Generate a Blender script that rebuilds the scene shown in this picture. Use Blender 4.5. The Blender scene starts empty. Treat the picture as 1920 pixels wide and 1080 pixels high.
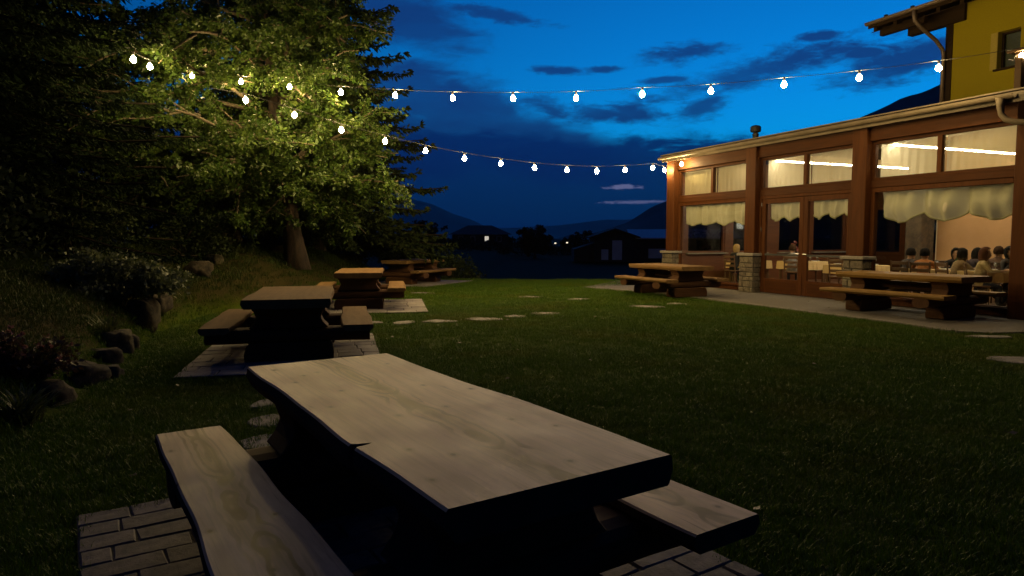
import bpy, bmesh, math, random
import numpy as np
from mathutils import Vector, Matrix, noise as mnoise

# ------------------------------------------------------------------ scene, camera, sky
sc = bpy.context.scene
COL = sc.collection
PITCH = math.atan(94 / 1280.0)
CAMH = 1.48
cam_d = bpy.data.cameras.new('camera'); cam_d.lens = 24.0; cam_d.sensor_width = 36.0
cam_d.clip_start = 0.05; cam_d.clip_end = 20000
cam = bpy.data.objects.new('camera', cam_d); COL.objects.link(cam)
cam.location = (0, 0, CAMH); cam.rotation_euler = (math.pi / 2 - PITCH, 0, 0)
sc.camera = cam
sc.render.engine = 'CYCLES'
sc.cycles.use_denoising = True
sc.cycles.max_bounces = 6; sc.cycles.diffuse_bounces = 2; sc.cycles.glossy_bounces = 3
sc.cycles.transmission_bounces = 6; sc.cycles.transparent_max_bounces = 16
sc.cycles.sample_clamp_indirect = 4.0
sc.cycles.use_adaptive_sampling = True; sc.cycles.adaptive_threshold = 0.02
sc.cycles.caustics_reflective = False; sc.cycles.caustics_refractive = False
sc.view_settings.view_transform = 'Standard'; sc.view_settings.look = 'None'
sc.view_settings.exposure = 0.0; sc.view_settings.gamma = 1.0
sc.view_settings.use_curve_mapping = False
R = math.radians
BULB_L = 930.0         # radiance of a festoon bulb
BULB_C = (1.0, 0.70, 0.28)
LED_L = 118.0
SKY_GAIN = 6.5
HAZE = 5.0e-5


def ray(px, py):
    a = (px - 960) / 1280.0; b = (540 - py) / 1280.0
    c, s = math.cos(PITCH), math.sin(PITCH)
    return Vector((a, c + b * s, -s + b * c))


def at_y(px, py, Y):
    d = ray(px, py); t = Y / d.y
    return Vector((d.x * t, Y, CAMH + d.z * t))


def on_z(px, py, z=0.0):
    d = ray(px, py); t = (z - CAMH) / d.z
    return Vector((d.x * t, d.y * t, z))


# ---- world: twilight sky (sun below the horizon) with dark cloud layers
world = bpy.data.worlds.new('World'); sc.world = world; world.use_nodes = True


class NT:
    """small helper around a node tree"""
    def __init__(s, tree): s.t = tree; s.n = tree.nodes; s.l = tree.links
    def new(s, typ, **kw):
        n = s.n.new(typ)
        for k, v in kw.items(): setattr(n, k, v)
        return n
    def put(s, inp, v):
        if isinstance(v, bpy.types.NodeSocket): s.l.new(v, inp)
        elif v is not None: inp.default_value = v
    def math(s, op, a, b=None, c=None, clamp=False):
        n = s.new('ShaderNodeMath', operation=op, use_clamp=clamp)
        s.put(n.inputs[0], a)
        if b is not None: s.put(n.inputs[1], b)
        if c is not None: s.put(n.inputs[2], c)
        return n.outputs[0]
    def mix(s, f, a, b, blend='MIX'):
        n = s.new('ShaderNodeMix', data_type='RGBA', blend_type=blend)
        s.put(n.inputs[0], f); s.put(n.inputs[6], c4(a)); s.put(n.inputs[7], c4(b))
        return n.outputs[2]
    def smooth(s, v, lo, hi):
        n = s.new('ShaderNodeMapRange', interpolation_type='SMOOTHSTEP')
        s.put(n.inputs[0], v); n.inputs[1].default_value = lo; n.inputs[2].default_value = hi
        return n.outputs[0]
    def noise(s, vec, scale, detail=4.0, rough=0.55, dist=0.0):
        n = s.new('ShaderNodeTexNoise'); s.put(n.inputs['Vector'], vec)
        n.inputs['Scale'].default_value = scale; n.inputs['Detail'].default_value = detail
        n.inputs['Roughness'].default_value = rough; n.inputs['Distortion'].default_value = dist
        return n
    def mapping(s, vec, scale=(1, 1, 1), loc=(0, 0, 0), rot=(0, 0, 0)):
        n = s.new('ShaderNodeMapping'); s.put(n.inputs[0], vec)
        n.inputs[1].default_value = loc; n.inputs[2].default_value = rot; n.inputs[3].default_value = scale
        return n.outputs[0]


def c4(c):
    if isinstance(c, bpy.types.NodeSocket) or c is None: return c
    return tuple(c) if len(c) == 4 else (c[0], c[1], c[2], 1.0)


w = NT(world.node_tree)
bg = world.node_tree.nodes['Background']
sky = w.new('ShaderNodeTexSky', sky_type='NISHITA', sun_disc=False)
sky.sun_elevation = R(-4.0); sky.sun_rotation = R(30.0)
sky.air_density = 1.0; sky.dust_density = 0.3; sky.ozone_density = 6.0
clear = w.mix(1.0, sky.outputs[0], (0.02 * SKY_GAIN, 2.35 * SKY_GAIN, 1.20 * SKY_GAIN), 'MULTIPLY')
tc = w.new('ShaderNodeTexCoord')
sep = w.new('ShaderNodeSeparateXYZ'); w.put(sep.inputs[0], tc.outputs['Generated'])
dx, dy, dz = sep.outputs
az = w.math('ARCTAN2', dx, dy)
el = w.math('ARCSINE', dz)
azel = w.new('ShaderNodeCombineXYZ'); w.put(azel.inputs[0], az); w.put(azel.inputs[1], w.math('MULTIPLY', el, 3.0))
nz = w.noise(azel.outputs[0], 5.0, 7.0, 0.6, 0.5).outputs[0]
nfine = w.noise(azel.outputs[0], 15.0, 9.0, 0.68, 0.5).outputs[0]
nn = w.math('ADD', w.math('MULTIPLY', w.math('SUBTRACT', nz, 0.5), 1.0), w.math('MULTIPLY', w.math('SUBTRACT', nfine, 0.5), 1.5))


def azel_of(px, py):
    d = ray(px, py).normalized()
    return math.atan2(d.x, d.y), math.asin(d.z)


nvf = w.noise(azel.outputs[0], 55.0, 6.0, 0.65, 0.6).outputs[0]


def cloud(px, py, hw, hh, tilt=0.0, soft=0.75, k=1.5, kf=0.0):
    a0, e0 = azel_of(px, py)
    wa, we = hw / 1280.0, hh / 1280.0
    da = w.math('SUBTRACT', az, a0); de = w.math('SUBTRACT', el, e0)
    ct, st = math.cos(R(tilt)), math.sin(R(tilt))
    u = w.math('ADD', w.math('MULTIPLY', da, ct / wa), w.math('MULTIPLY', de, st / wa))
    v = w.math('ADD', w.math('MULTIPLY', da, -st / we), w.math('MULTIPLY', de, ct / we))
    d = w.math('SQRT', w.math('ADD', w.math('MULTIPLY', u, u), w.math('MULTIPLY', v, v)))
    d = w.math('ADD', d, w.math('MULTIPLY', nn, k))
    if kf: d = w.math('ADD', d, w.math('MULTIPLY', w.math('SUBTRACT', nvf, 0.5), kf))
    return w.smooth(d, 1.0 + soft * .5, 1.0 - soft * .6)


masks = None
for args in [(775, 42, 120, 45, -14, .8, 1.1), (850, 200, 220, 62, -17, .7, .9), (960, 265, 200, 60, -14, .6, .7), (760, 270, 150, 70, 0, .6, .6),
             (1025, 202, 62, 16, -12, 1.2, 2.0, 1.3), (1165, 212, 100, 15, -5, 1.2, 2.4, 1.3), (1290, 102, 60, 15, 3, 1.2, 2.4, 1.3),
             (1400, 140, 150, 24, 9, 1.1, 2.0, 1.2), (1310, 208, 48, 20, 20, 1.2, 2.2, 1.2), (1690, 118, 105, 24, 11, 1.1, 1.9, 1.2),
             (930, 28, 90, 11, -8, .8, 1.5, 1.2), (1045, 132, 45, 7, -4, .9, 1.5, 1.4), (1535, 68, 34, 7, 0, .9, 1.5, 1.4), (1130, 130, 30, 5, 0, .9, 1.5, 1.4),
             (1250, 150, 50, 6, 0), (1620, 100, 30, 7, 0)]:
    m = cloud(*args)
    masks = m if masks is None else w.math('MAXIMUM', masks, m)
# the low bank along the horizon, with an uneven top
edge = w.math('ADD', R(8.7), w.math('MULTIPLY', nn, R(2.6)))
edge = w.math('SUBTRACT', edge, w.math('MULTIPLY', az, R(2.4)))
bank = w.smooth(w.math('SUBTRACT', edge, el), R(-0.5), R(0.9))
# unseen heavy cloud overhead and behind, added to cut the blue fill light
pl = w.new('ShaderNodeCombineXYZ')
zz = w.math('ADD', w.math('MAXIMUM', dz, 0.0), 0.12)
w.put(pl.inputs[0], w.math('DIVIDE', dx, zz)); w.put(pl.inputs[1], w.math('DIVIDE', dy, zz))
hi = w.noise(pl.outputs[0], 0.9, 6.0, 0.55, 0.4).outputs[0]
himask = w.math('MULTIPLY', w.smooth(hi, 0.36, 0.52), w.math('MAXIMUM', w.smooth(el, R(20), R(30)), w.smooth(dy, 0.55, 0.2)))
ccol = w.mix(w.smooth(el, R(0), R(14)), (0.0020, 0.0135, 0.092), (0.0060, 0.044, 0.205))
ccol = w.mix(w.smooth(nz, 0.35, 0.7), ccol, w.mix(0.16, ccol, clear))
# clouds dim with the twilight as one turns away from its glow
glow = w.math('ADD', w.math('MULTIPLY', dy, 0.55), w.math('MULTIPLY', dx, 0.2))
dim = w.math('MAXIMUM', w.math('ADD', 0.43, glow), 0.10)
dimc = w.new('ShaderNodeCombineXYZ')
for i in range(3): w.put(dimc.inputs[i], dim)
ccol = w.mix(1.0, ccol, dimc.outputs[0], 'MULTIPLY')
full = w.math('MAXIMUM', w.math('MULTIPLY', masks, 0.93), himask)
col = w.mix(full, clear, ccol)
bcol = w.mix(w.smooth(el, R(1), R(10)), (0.0010, 0.0150, 0.094), (0.0015, 0.026, 0.150))
bcol = w.mix(1.0, bcol, dimc.outputs[0], 'MULTIPLY')
col = w.mix(w.math('MULTIPLY', bank, 0.97), col, bcol)
pink = w.math('MAXIMUM', cloud(1168, 351, 26, 4.0, 0, 0.7, .6, 3.2), w.math('MULTIPLY', cloud(1195, 379, 55, 3.2, 1, 0.7, .6, 3.2), 0.7))
col = w.mix(w.math('MULTIPLY', pink, 0.85), col, (0.17, 0.19, 0.38))
w.put(bg.inputs[0], col); bg.inputs[1].default_value = 1.0
world.cycles.sampling_method = 'NONE'

# ------------------------------------------------------------------ helpers
rnd = random.Random(7)


class MB:
    def __init__(s): s.v = []; s.f = []
    def add(s, vs, fs):
        o = len(s.v); s.v += [tuple(p) for p in vs]; s.f += [tuple(i + o for i in f) for f in fs]
        return s
    def box(s, x0, x1, y0, y1, z0, z1):
        return s.add([(x0, y0, z0), (x1, y0, z0), (x1, y1, z0), (x0, y1, z0), (x0, y0, z1), (x1, y0, z1), (x1, y1, z1), (x0, y1, z1)],
                     [(0, 3, 2, 1), (4, 5, 6, 7), (0, 1, 5, 4), (1, 2, 6, 5), (2, 3, 7, 6), (3, 0, 4, 7)])
    def prism(s, poly, y0, y1, axis='y'):
        """poly: list of 2-D points; extruded along axis (x,y or z)"""
        n = len(poly)
        def P(a, b, t):
            return {'y': (a, t, b), 'x': (t, a, b), 'z': (a, b, t)}[axis]
        vs = [P(a, b, y0) for a, b in poly] + [P(a, b, y1) for a, b in poly]
        fs = [tuple(range(n)), tuple(range(2 * n - 1, n - 1, -1))]
        fs += [(i, n + i, n + (i + 1) % n, (i + 1) % n) for i in range(n)]
        return s.add(vs, fs)
    def tube(s, pts, rad, n=8, cap=True):
        pts = [Vector(p) for p in pts]
        if not hasattr(rad, '__len__'): rad = [rad] * len(pts)
        vs = []; ref = None
        for i, p in enumerate(pts):
            t = (pts[min(i + 1, len(pts) - 1)] - pts[max(i - 1, 0)]).normalized()
            if ref is None:
                ref = Vector((0, 0, 1)) if abs(t.z) < .9 else Vector((1, 0, 0))
            a = (ref - t * ref.dot(t))
            if a.length < 1e-5: a = t.orthogonal()
            a.normalize(); ref = a; b = t.cross(a)
            for k in range(n):
                q = 2 * math.pi * k / n
                vs.append(p + (a * math.cos(q) + b * math.sin(q)) * rad[i])
        fs = []
        for i in range(len(pts) - 1):
            for k in range(n):
                fs.append((i * n + k, i * n + (k + 1) % n, (i + 1) * n + (k + 1) % n, (i + 1) * n + k))
        if cap:
            fs.append(tuple(range(n - 1, -1, -1))); fs.append(tuple(range((len(pts) - 1) * n, len(pts) * n)))
        return s.add(vs, fs)
    def lathe(s, prof, n=12, c=(0, 0, 0)):
        vs = []
        for r, z in prof:
            for k in range(n):
                q = 2 * math.pi * k / n
                vs.append((c[0] + r * math.cos(q), c[1] + r * math.sin(q), c[2] + z))
        fs = []
        for i in range(len(prof) - 1):
            for k in range(n):
                fs.append((i * n + k, i * n + (k + 1) % n, (i + 1) * n + (k + 1) % n, (i + 1) * n + k))
        fs.append(tuple(range(n - 1, -1, -1))); fs.append(tuple(range((len(prof) - 1) * n, len(prof) * n)))
        return s.add(vs, fs)
    def build(s, name, mat, parent=None, smooth=False, bevel=0.0, seg=1):
        me = bpy.data.meshes.new(name); me.from_pydata(s.v, [], s.f); me.update()
        return link(name, me, mat, parent, smooth, bevel, seg)


def link(name, me, mat, parent=None, smooth=False, bevel=0.0, seg=1):
    o = bpy.data.objects.new(name, me); COL.objects.link(o)
    if mat is not None and len(me.materials) == 0:
        for m in (mat if isinstance(mat, (list, tuple)) else [mat]): me.materials.append(m)
    if parent is not None: o.parent = parent
    if smooth: me.polygons.foreach_set('use_smooth', np.ones(len(me.polygons), dtype=bool))
    if bevel:
        b = o.modifiers.new('edge', 'BEVEL'); b.width = bevel; b.segments = seg; b.limit_method = 'ANGLE'; b.angle_limit = R(40)
    return o


def tag(o, label=None, cat=None, group=None, kind=None):
    if label: o['label'] = label
    if cat: o['category'] = cat
    if group: o['group'] = group
    if kind: o['kind'] = kind
    return o


def empty(name, loc=(0, 0, 0), rz=0.0):
    o = bpy.data.objects.new(name, None); COL.objects.link(o)
    o.location = loc; o.rotation_euler = (0, 0, rz); o.empty_display_size = 0.1
    return o


def copy_tree(o, parent=None):
    c = o.copy(); COL.objects.link(c); c.parent = parent
    for ch in [x for x in COL.objects if x.parent == o]: copy_tree(ch, c)
    return c


def fast_mesh(name, V, nper, mats, midx=None):
    """V: (N*nper,3) array, each face nper own vertices"""
    V = np.asarray(V, dtype=np.float32).reshape(-1, 3); nf = len(V) // nper
    me = bpy.data.meshes.new(name)
    me.vertices.add(len(V)); me.vertices.foreach_set('co', V.ravel())
    me.loops.add(len(V)); me.loops.foreach_set('vertex_index', np.arange(len(V), dtype=np.int32))
    me.polygons.add(nf); me.polygons.foreach_set('loop_start', np.arange(nf, dtype=np.int32) * nper)
    me.polygons.foreach_set('loop_total', np.full(nf, nper, dtype=np.int32))
    for m in mats: me.materials.append(m)
    if midx is not None: me.polygons.foreach_set('material_index', np.asarray(midx, dtype=np.int32))
    me.update(calc_edges=True)
    return me


# ------------------------------------------------------------------ materials
def mat_new(name):
    m = bpy.data.materials.new(name); m.use_nodes = True
    return m, NT(m.node_tree), m.node_tree.nodes['Principled BSDF']


def coords(t, which='Object'):
    return t.new('ShaderNodeTexCoord').outputs[which]


def bump(t, p, h, strength=0.3, dist=0.01):
    b = t.new('ShaderNodeBump'); b.inputs['Strength'].default_value = strength; b.inputs['Distance'].default_value = dist
    t.put(b.inputs['Height'], h); t.put(p.inputs['Normal'], b.outputs[0])


def simple(name, c1, c2=None, scale=6.0, rough=0.6, bmp=0.0, detail=5.0, objrand=0.0, spec=0.5, metal=0.0, stretch=(1, 1, 1)):
    m, t, p = mat_new(name)
    p.inputs['Roughness'].default_value = rough; p.inputs['Metallic'].default_value = metal
    p.inputs['Specular IOR Level'].default_value = spec
    if c2 is None: c2 = tuple(x * 0.8 for x in c1)
    v = t.mapping(coords(t), stretch)
    n = t.noise(v, scale, detail, 0.6).outputs[0]
    c = t.mix(t.smooth(n, 0.3, 0.7), c1, c2)
    if objrand:
        oi = t.new('ShaderNodeObjectInfo')
        hs = t.new('ShaderNodeHueSaturation'); t.put(hs.inputs['Color'], c)
        t.put(hs.inputs['Value'], t.math('ADD', 1 - objrand, t.math('MULTIPLY', oi.outputs['Random'], 2 * objrand)))
        t.put(hs.inputs['Hue'], t.math('ADD', 0.485, t.math('MULTIPLY', oi.outputs['Random'], 0.03)))
        c = hs.outputs[0]
    t.put(p.inputs['Base Color'], c)
    if bmp: bump(t, p, n, bmp, 0.02)
    return m


def wood(name, base, dark, axis='x', rough=0.45, gscale=1.0, cathedral=False, weather=None, spec=0.5):
    """grain runs along the local axis"""
    m, t, p = mat_new(name)
    co = coords(t)
    st = {'x': (0.08, 1, 1), 'y': (1, 0.08, 1), 'z': (1, 1, 0.08)}[axis]
    v = t.mapping(co, st)
    big = t.noise(v, 9 * gscale, 4, 0.6, 1.2).outputs[0]
    fine = t.noise(t.mapping(co, tuple(k * .5 if k < 1 else k for k in st)), 90 * gscale, 3, 0.6).outputs[0]
    c = t.mix(t.smooth(big, 0.35, 0.7), base, tuple(b * .6 + d * .4 for b, d in zip(base, dark)))
    c = t.mix(t.math('MULTIPLY', t.smooth(fine, 0.52, 0.72), 0.35), c, dark)
    if cathedral:
        s = t.new('ShaderNodeSeparateXYZ'); t.put(s.inputs[0], co)
        n1 = t.noise(t.mapping(co, (0.5, 0.12, 0.12), (3, 1, 0)), 1.6, 3, 0.5).outputs[0]
        n2 = t.noise(t.mapping(co, (0.5, 0.5, 0.3), (4, 2, 1)), 2.4, 3, 0.5).outputs[0]
        yy = t.math('ADD', s.outputs[1], t.math('MULTIPLY', t.math('SUBTRACT', n1, 0.5), 0.11))
        dd = t.math('MULTIPLY', t.math('SUBTRACT', n2, 0.36), 0.42)
        rad = t.math('SQRT', t.math('ADD', t.math('MULTIPLY', yy, yy), t.math('MULTIPLY', dd, dd)))
        ring = t.math('SINE', t.math('MULTIPLY', t.math('ADD', rad, t.math('MULTIPLY', big, 0.006)), 210.0))
        fade = t.smooth(t.math('ABSOLUTE', yy), 0.10, 0.03)
        faint = t.math('ADD', 0.05, t.math('MULTIPLY', fade, 1.0))
        stk = t.noise(t.mapping(co, (0.06, 1.0, 1.0), (2.1, 0.7, 0)), 16.0, 3, 0.55, 0.6).outputs[0]
        heart = t.math('MULTIPLY', t.smooth(t.math('ABSOLUTE', yy), 0.075, 0.01), t.math('ADD', 0.25, t.math('MULTIPLY', t.smooth(stk, 0.38, 0.6), 0.65)))
        c = t.mix(heart, c, (0.075, 0.042, 0.024))
        c = t.mix(t.math('MULTIPLY', t.smooth(ring, 0.0, 0.85), faint), c, tuple(x * .9 for x in dark))
        vo = t.new('ShaderNodeTexVoronoi', voronoi_dimensions='2D'); t.put(vo.inputs['Vector'], t.mapping(co, (0.7, 1, 1))); vo.inputs['Scale'].default_value = 3.6
        c = t.mix(t.math('MULTIPLY', t.smooth(vo.outputs['Distance'], 0.10, 0.03), 0.45), c, tuple(x * .8 for x in dark))
        c = t.mix(t.smooth(vo.outputs['Distance'], 0.040, 0.020), c, (0.035, 0.02, 0.012))
        ck = t.noise(t.mapping(co, (0.05, 1.0, 1.0), (1.3, 0.2, 0)), 7.0, 3, 0.5, 0.8).outputs[0]
        cm_ = t.noise(t.mapping(co, (0.6, 1.0, 1.0), (5, 3, 0)), 2.2, 2, 0.5).outputs[0]
        crk = t.math('MULTIPLY', t.smooth(t.math('ABSOLUTE', t.math('SUBTRACT', ck, 0.5)), 0.010, 0.002), t.smooth(cm_, 0.52, 0.62))
        c = t.mix(t.math('MULTIPLY', crk, 0.8), c, (0.04, 0.025, 0.015))
        st2 = t.noise(co, 2.2, 5, 0.65).outputs[0]
        c = t.mix(t.math('MULTIPLY', t.smooth(st2, 0.5, 0.74), 0.5), c, tuple(x * .5 for x in base))
    if weather:
        nw = t.noise(co, 3.0, 5, 0.65).outputs[0]
        c = t.mix(t.math('MULTIPLY', t.smooth(nw, 0.4, 0.7), 0.6), c, weather)
    t.put(p.inputs['Base Color'], c)
    rr = t.noise(co, 5.0, 4, 0.6).outputs[0]
    t.put(p.inputs['Roughness'], t.math('ADD', rough - 0.12, t.math('MULTIPLY', rr, 0.26)))
    p.inputs['Specular IOR Level'].default_value = spec
    bump(t, p, fine, 0.12, 0.004)
    return m


def leafmat(name, c1, c2, trans=0.35, rough=0.5, spec=0.2):
    m, t, p = mat_new(name)
    g = t.new('ShaderNodeNewGeometry')
    c = t.mix(g.outputs['Random Per Island'], c1, c2)
    n = t.noise(coords(t), 0.9, 3, 0.5).outputs[0]
    c = t.mix(t.math('MULTIPLY', t.smooth(n, 0.4, 0.7), 0.4), c, tuple(x * .55 for x in c1))
    t.put(p.inputs['Base Color'], c); p.inputs['Roughness'].default_value = rough
    p.inputs['Specular IOR Level'].default_value = spec
    tr = t.new('ShaderNodeBsdfTranslucent'); t.put(tr.inputs[0], c)
    mx = t.new('ShaderNodeMixShader'); mx.inputs[0].default_value = trans
    t.put(mx.inputs[1], p.outputs[0]); t.put(mx.inputs[2], tr.outputs[0])
    out = m.node_tree.nodes['Material Output']; t.put(out.inputs[0], mx.outputs[0])
    return m


def emit(name, c, s, base=(0.8, 0.8, 0.8)):
    m, t, p = mat_new(name)
    p.inputs['Base Color'].default_value = c4(base)
    p.inputs['Emission Color'].default_value = c4(c); p.inputs['Emission Strength'].default_value = s
    return m


def glassmat(name, tint=(0.93, 0.95, 0.93), refl=1.0, rough=0.015):
    m = bpy.data.materials.new(name); m.use_nodes = True
    t = NT(m.node_tree); t.n.remove(t.n['Principled BSDF'])
    tr = t.new('ShaderNodeBsdfTransparent'); tr.inputs[0].default_value = c4(tint)
    gl = t.new('ShaderNodeBsdfGlossy'); gl.inputs['Roughness'].default_value = rough
    fr = t.new('ShaderNodeFresnel'); bk = t.new('ShaderNodeNewGeometry').outputs['Backfacing']
    t.put(fr.inputs[0], t.math('SUBTRACT', 1.5, t.math('MULTIPLY', bk, 1.5 - 1 / 1.5)))
    mx = t.new('ShaderNodeMixShader'); t.put(mx.inputs[0], t.math('MULTIPLY', fr.outputs[0], refl, clamp=True))
    t.put(mx.inputs[1], tr.outputs[0]); t.put(mx.inputs[2], gl.outputs[0])
    t.put(t.n['Material Output'].inputs[0], mx.outputs[0])
    return m


def clothmat(name, c, trans=0.45, clearf=0.0):
    m = bpy.data.materials.new(name); m.use_nodes = True
    t = NT(m.node_tree); t.n.remove(t.n['Principled BSDF'])
    n = t.noise(t.mapping(coords(t), (1, 1, .4)), 120, 2).outputs[0]
    cc = t.mix(t.math('MULTIPLY', n, 0.3), c, tuple(x * .75 for x in c))
    di = t.new('ShaderNodeBsdfDiffuse'); t.put(di.inputs[0], cc)
    tl = t.new('ShaderNodeBsdfTranslucent'); t.put(tl.inputs[0], cc)
    mx = t.new('ShaderNodeMixShader'); mx.inputs[0].default_value = trans
    t.put(mx.inputs[1], di.outputs[0]); t.put(mx.inputs[2], tl.outputs[0]); o = mx.outputs[0]
    if clearf:
        tp = t.new('ShaderNodeBsdfTransparent'); m2 = t.new('ShaderNodeMixShader'); m2.inputs[0].default_value = clearf
        t.put(m2.inputs[1], o); t.put(m2.inputs[2], tp.outputs[0]); o = m2.outputs[0]
    t.put(t.n['Material Output'].inputs[0], o)
    return m


M = {}
M['top'] = wood('pale_table_wood', (0.53, 0.375, 0.232), (0.085, 0.05, 0.028), 'x', 0.50, 1.0, True, spec=0.10)
M['bark_shade_edge'] = wood('weathered_shaded_slab_edge', (0.060, 0.040, 0.024), (0.022, 0.014, 0.009), 'x', 0.8, 0.8, spec=0.08)  # dark weathered edge; shade on sides and underside is put into this colour
M['top2'] = wood('honey_table_wood', (0.190, 0.115, 0.050), (0.075, 0.042, 0.018), 'x', 0.8, 1.0, False, (0.12, 0.075, 0.036), spec=0.06)
M['top3'] = wood('golden_table_wood', (0.20, 0.115, 0.030), (0.085, 0.045, 0.013), 'x', 0.55, 1.0, False, spec=0.15)
M['log'] = wood('dark_log_wood', (0.075, 0.036, 0.016), (0.025, 0.012, 0.006), 'y', 0.8, 0.8, spec=0.15)
M['stub'] = wood('stub_wood', (0.19, 0.115, 0.055), (0.08, 0.045, 0.022), 'z', 0.6, 1.0, spec=0.2)
M['frame'] = wood('red_brown_timber_z', (0.066, 0.0225, 0.0062), (0.016, 0.005, 0.0018), 'z', 0.6, 1.0, spec=0.08)
M['framex'] = wood('red_brown_timber_x', (0.052, 0.0175, 0.0049), (0.013, 0.004, 0.0014), 'x', 0.6, 1.0, spec=0.08)
M['framey'] = wood('red_brown_timber_y', (0.11, 0.034, 0.010), (0.045, 0.014, 0.005), 'y', 0.45, 1.0)
M['brown'] = wood('dark_brown_beam', (0.035, 0.021, 0.011), (0.016, 0.010, 0.006), 'x', 0.8, 1.0, spec=0.1)
M['siding'] = wood('grey_board', (0.14, 0.11, 0.08), (0.06, 0.045, 0.03), 'x', 0.75, 1.0)
M['gutter'] = simple('beige_metal', (0.13, 0.102, 0.07), (0.095, 0.075, 0.05), 3, 0.6, metal=0.0, spec=0.2)
M['copper'] = simple('brown_metal', (0.20, 0.15, 0.11), (0.14, 0.1, 0.07), 3, 0.45, metal=0.3)
M['darkmetal'] = simple('dark_metal', (0.03, 0.03, 0.03), (0.02, 0.02, 0.02), 5, 0.45)
M['steel'] = simple('bright_steel', (0.6, 0.6, 0.58), (0.5, 0.5, 0.5), 5, 0.25, metal=0.9)
M['stone'] = simple('pier_stone', (0.135, 0.112, 0.078), (0.07, 0.058, 0.04), 18, 0.85, 0.5, objrand=0.28)
M['mortar'] = simple('mortar', (0.06, 0.052, 0.042), (0.035, 0.03, 0.025), 30, 0.9, 0.4)
M['joint'] = simple('sanded_joint', (0.055, 0.047, 0.038), (0.030, 0.030, 0.018), 30, 0.95, 0.4, spec=0.1)
M['cap'] = simple('cap_stone', (0.21, 0.19, 0.16), (0.15, 0.135, 0.115), 20, 0.8, 0.3)
M['yellow'] = simple('yellow_render', (0.33, 0.265, 0.010), (0.28, 0.225, 0.009), 40, 0.9, 0.35, spec=0.2)
M['yellow2'] = simple('ochre_trim', (0.42, 0.33, 0.06), (0.36, 0.28, 0.05), 30, 0.9, 0.2)
M['rooftile'] = simple('roof_tile', (0.06, 0.05, 0.045), (0.04, 0.035, 0.03), 8, 0.8)
M['cream'] = simple('cream_paint', (0.80, 0.69, 0.48), (0.76, 0.65, 0.45), 2, 0.7, spec=0.3)
M['peach'] = simple('peach_wall_paint', (0.50, 0.29, 0.135), (0.46, 0.265, 0.12), 3, 0.8, spec=0.3)
M['ifloor'] = simple('terracotta_floor', (0.20, 0.10, 0.06), (0.15, 0.075, 0.045), 3, 0.4)
M['glass'] = glassmat('window_glass')
M['mutedglass'] = glassmat('muted_upper_glass', (0.90, 0.90, 0.86), 0.22, 0.3)  # reflections weakened and blurred so the bulbs don't mirror in the upper panes
M['darkglass'] = glassmat('dark_glass', (0.35, 0.38, 0.4), 1.3)
M['curtain'] = clothmat('curtain_linen', (0.50, 0.46, 0.36), 0.17)
M['hem'] = simple('curtain_hem', (0.34, 0.32, 0.20), (0.28, 0.26, 0.16), 30, 0.9, spec=0.1)
M['sheer'] = clothmat('sheer_voile', (0.80, 0.74, 0.56), 0.60, 0.40)
M['tcloth'] = clothmat('tablecloth', (0.70, 0.50, 0.24), 0.1)
M['led'] = emit('led_strip_light', (1.0, 0.85, 0.61), LED_L)
M['bulb'] = emit('bulb_glow', BULB_C, BULB_L)
M['spot'] = emit('lamp_glow', (1.0, 0.93, 0.75), 6.0)
M['farwin'] = emit('far_lit_window', (1.0, 0.92, 0.75), 0.55)
M['farlamp'] = emit('far_lamp', (1.0, 0.85, 0.6), 1.3)
M['plastic'] = simple('black_plastic', (0.02, 0.02, 0.02), (0.015, 0.015, 0.015), 10, 0.5)
M['sett'] = simple('paving_sett', (0.085, 0.070, 0.070), (0.042, 0.035, 0.036), 14, 0.8, 0.5, objrand=0.3)
M['flag'] = simple('flagstone', (0.19, 0.165, 0.15), (0.12, 0.105, 0.098), 9, 0.85, 0.5, objrand=0.25)
M['steps'] = simple('stepping_stone', (0.18, 0.158, 0.13), (0.10, 0.09, 0.076), 12, 0.85, 0.6, objrand=0.2)
M['pave'] = simple('washed_concrete', (0.105, 0.092, 0.076), (0.062, 0.055, 0.046), 34, 0.85, 0.5)
M['kerb'] = simple('kerb_concrete', (0.135, 0.12, 0.098), (0.09, 0.08, 0.066), 25, 0.85, 0.4)
M['rock'] = simple('boulder', (0.062, 0.050, 0.032), (0.016, 0.015, 0.010), 9, 0.95, 1.0, objrand=0.25, spec=0.2)
M['bark'] = simple('bark', (0.042, 0.024, 0.014), (0.014, 0.010, 0.007), 14, 0.9, 0.8, stretch=(1, 1, .2))
M['darkbark'] = simple('spruce_bark', (0.022, 0.016, 0.011), (0.010, 0.008, 0.006), 14, 0.95, 0.6, spec=0.05, stretch=(1, 1, .2))
M['twig'] = simple('twig_bark', (0.11, 0.085, 0.05), (0.05, 0.038, 0.024), 14, 0.85, 0.4, stretch=(1, 1, .2))
M['leaf'] = leafmat('broad_leaf', (0.028, 0.062, 0.011), (0.064, 0.092, 0.017), 0.35, 0.42)
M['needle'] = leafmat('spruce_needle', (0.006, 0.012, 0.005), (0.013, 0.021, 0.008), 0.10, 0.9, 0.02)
M['needle2'] = leafmat('spruce_needle_lighter', (0.016, 0.027, 0.010), (0.030, 0.040, 0.013), 0.12, 0.8, 0.05)  # lighter needle tone for the tall rear spruce
M['shrub'] = leafmat('shrub_leaf', (0.016, 0.026, 0.009), (0.034, 0.045, 0.018), 0.2, 0.8, 0.05)
M['pale'] = leafmat('pale_edged_leaf', (0.035, 0.055, 0.024), (0.20, 0.22, 0.12), 0.2, 0.5)
M['redleaf'] = leafmat('reddish_leaf', (0.030, 0.022, 0.012), (0.055, 0.030, 0.02), 0.25)
M['petal'] = leafmat('pink_petal', (0.16, 0.06, 0.06), (0.24, 0.13, 0.11), 0.3)
M['grass'] = None
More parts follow.
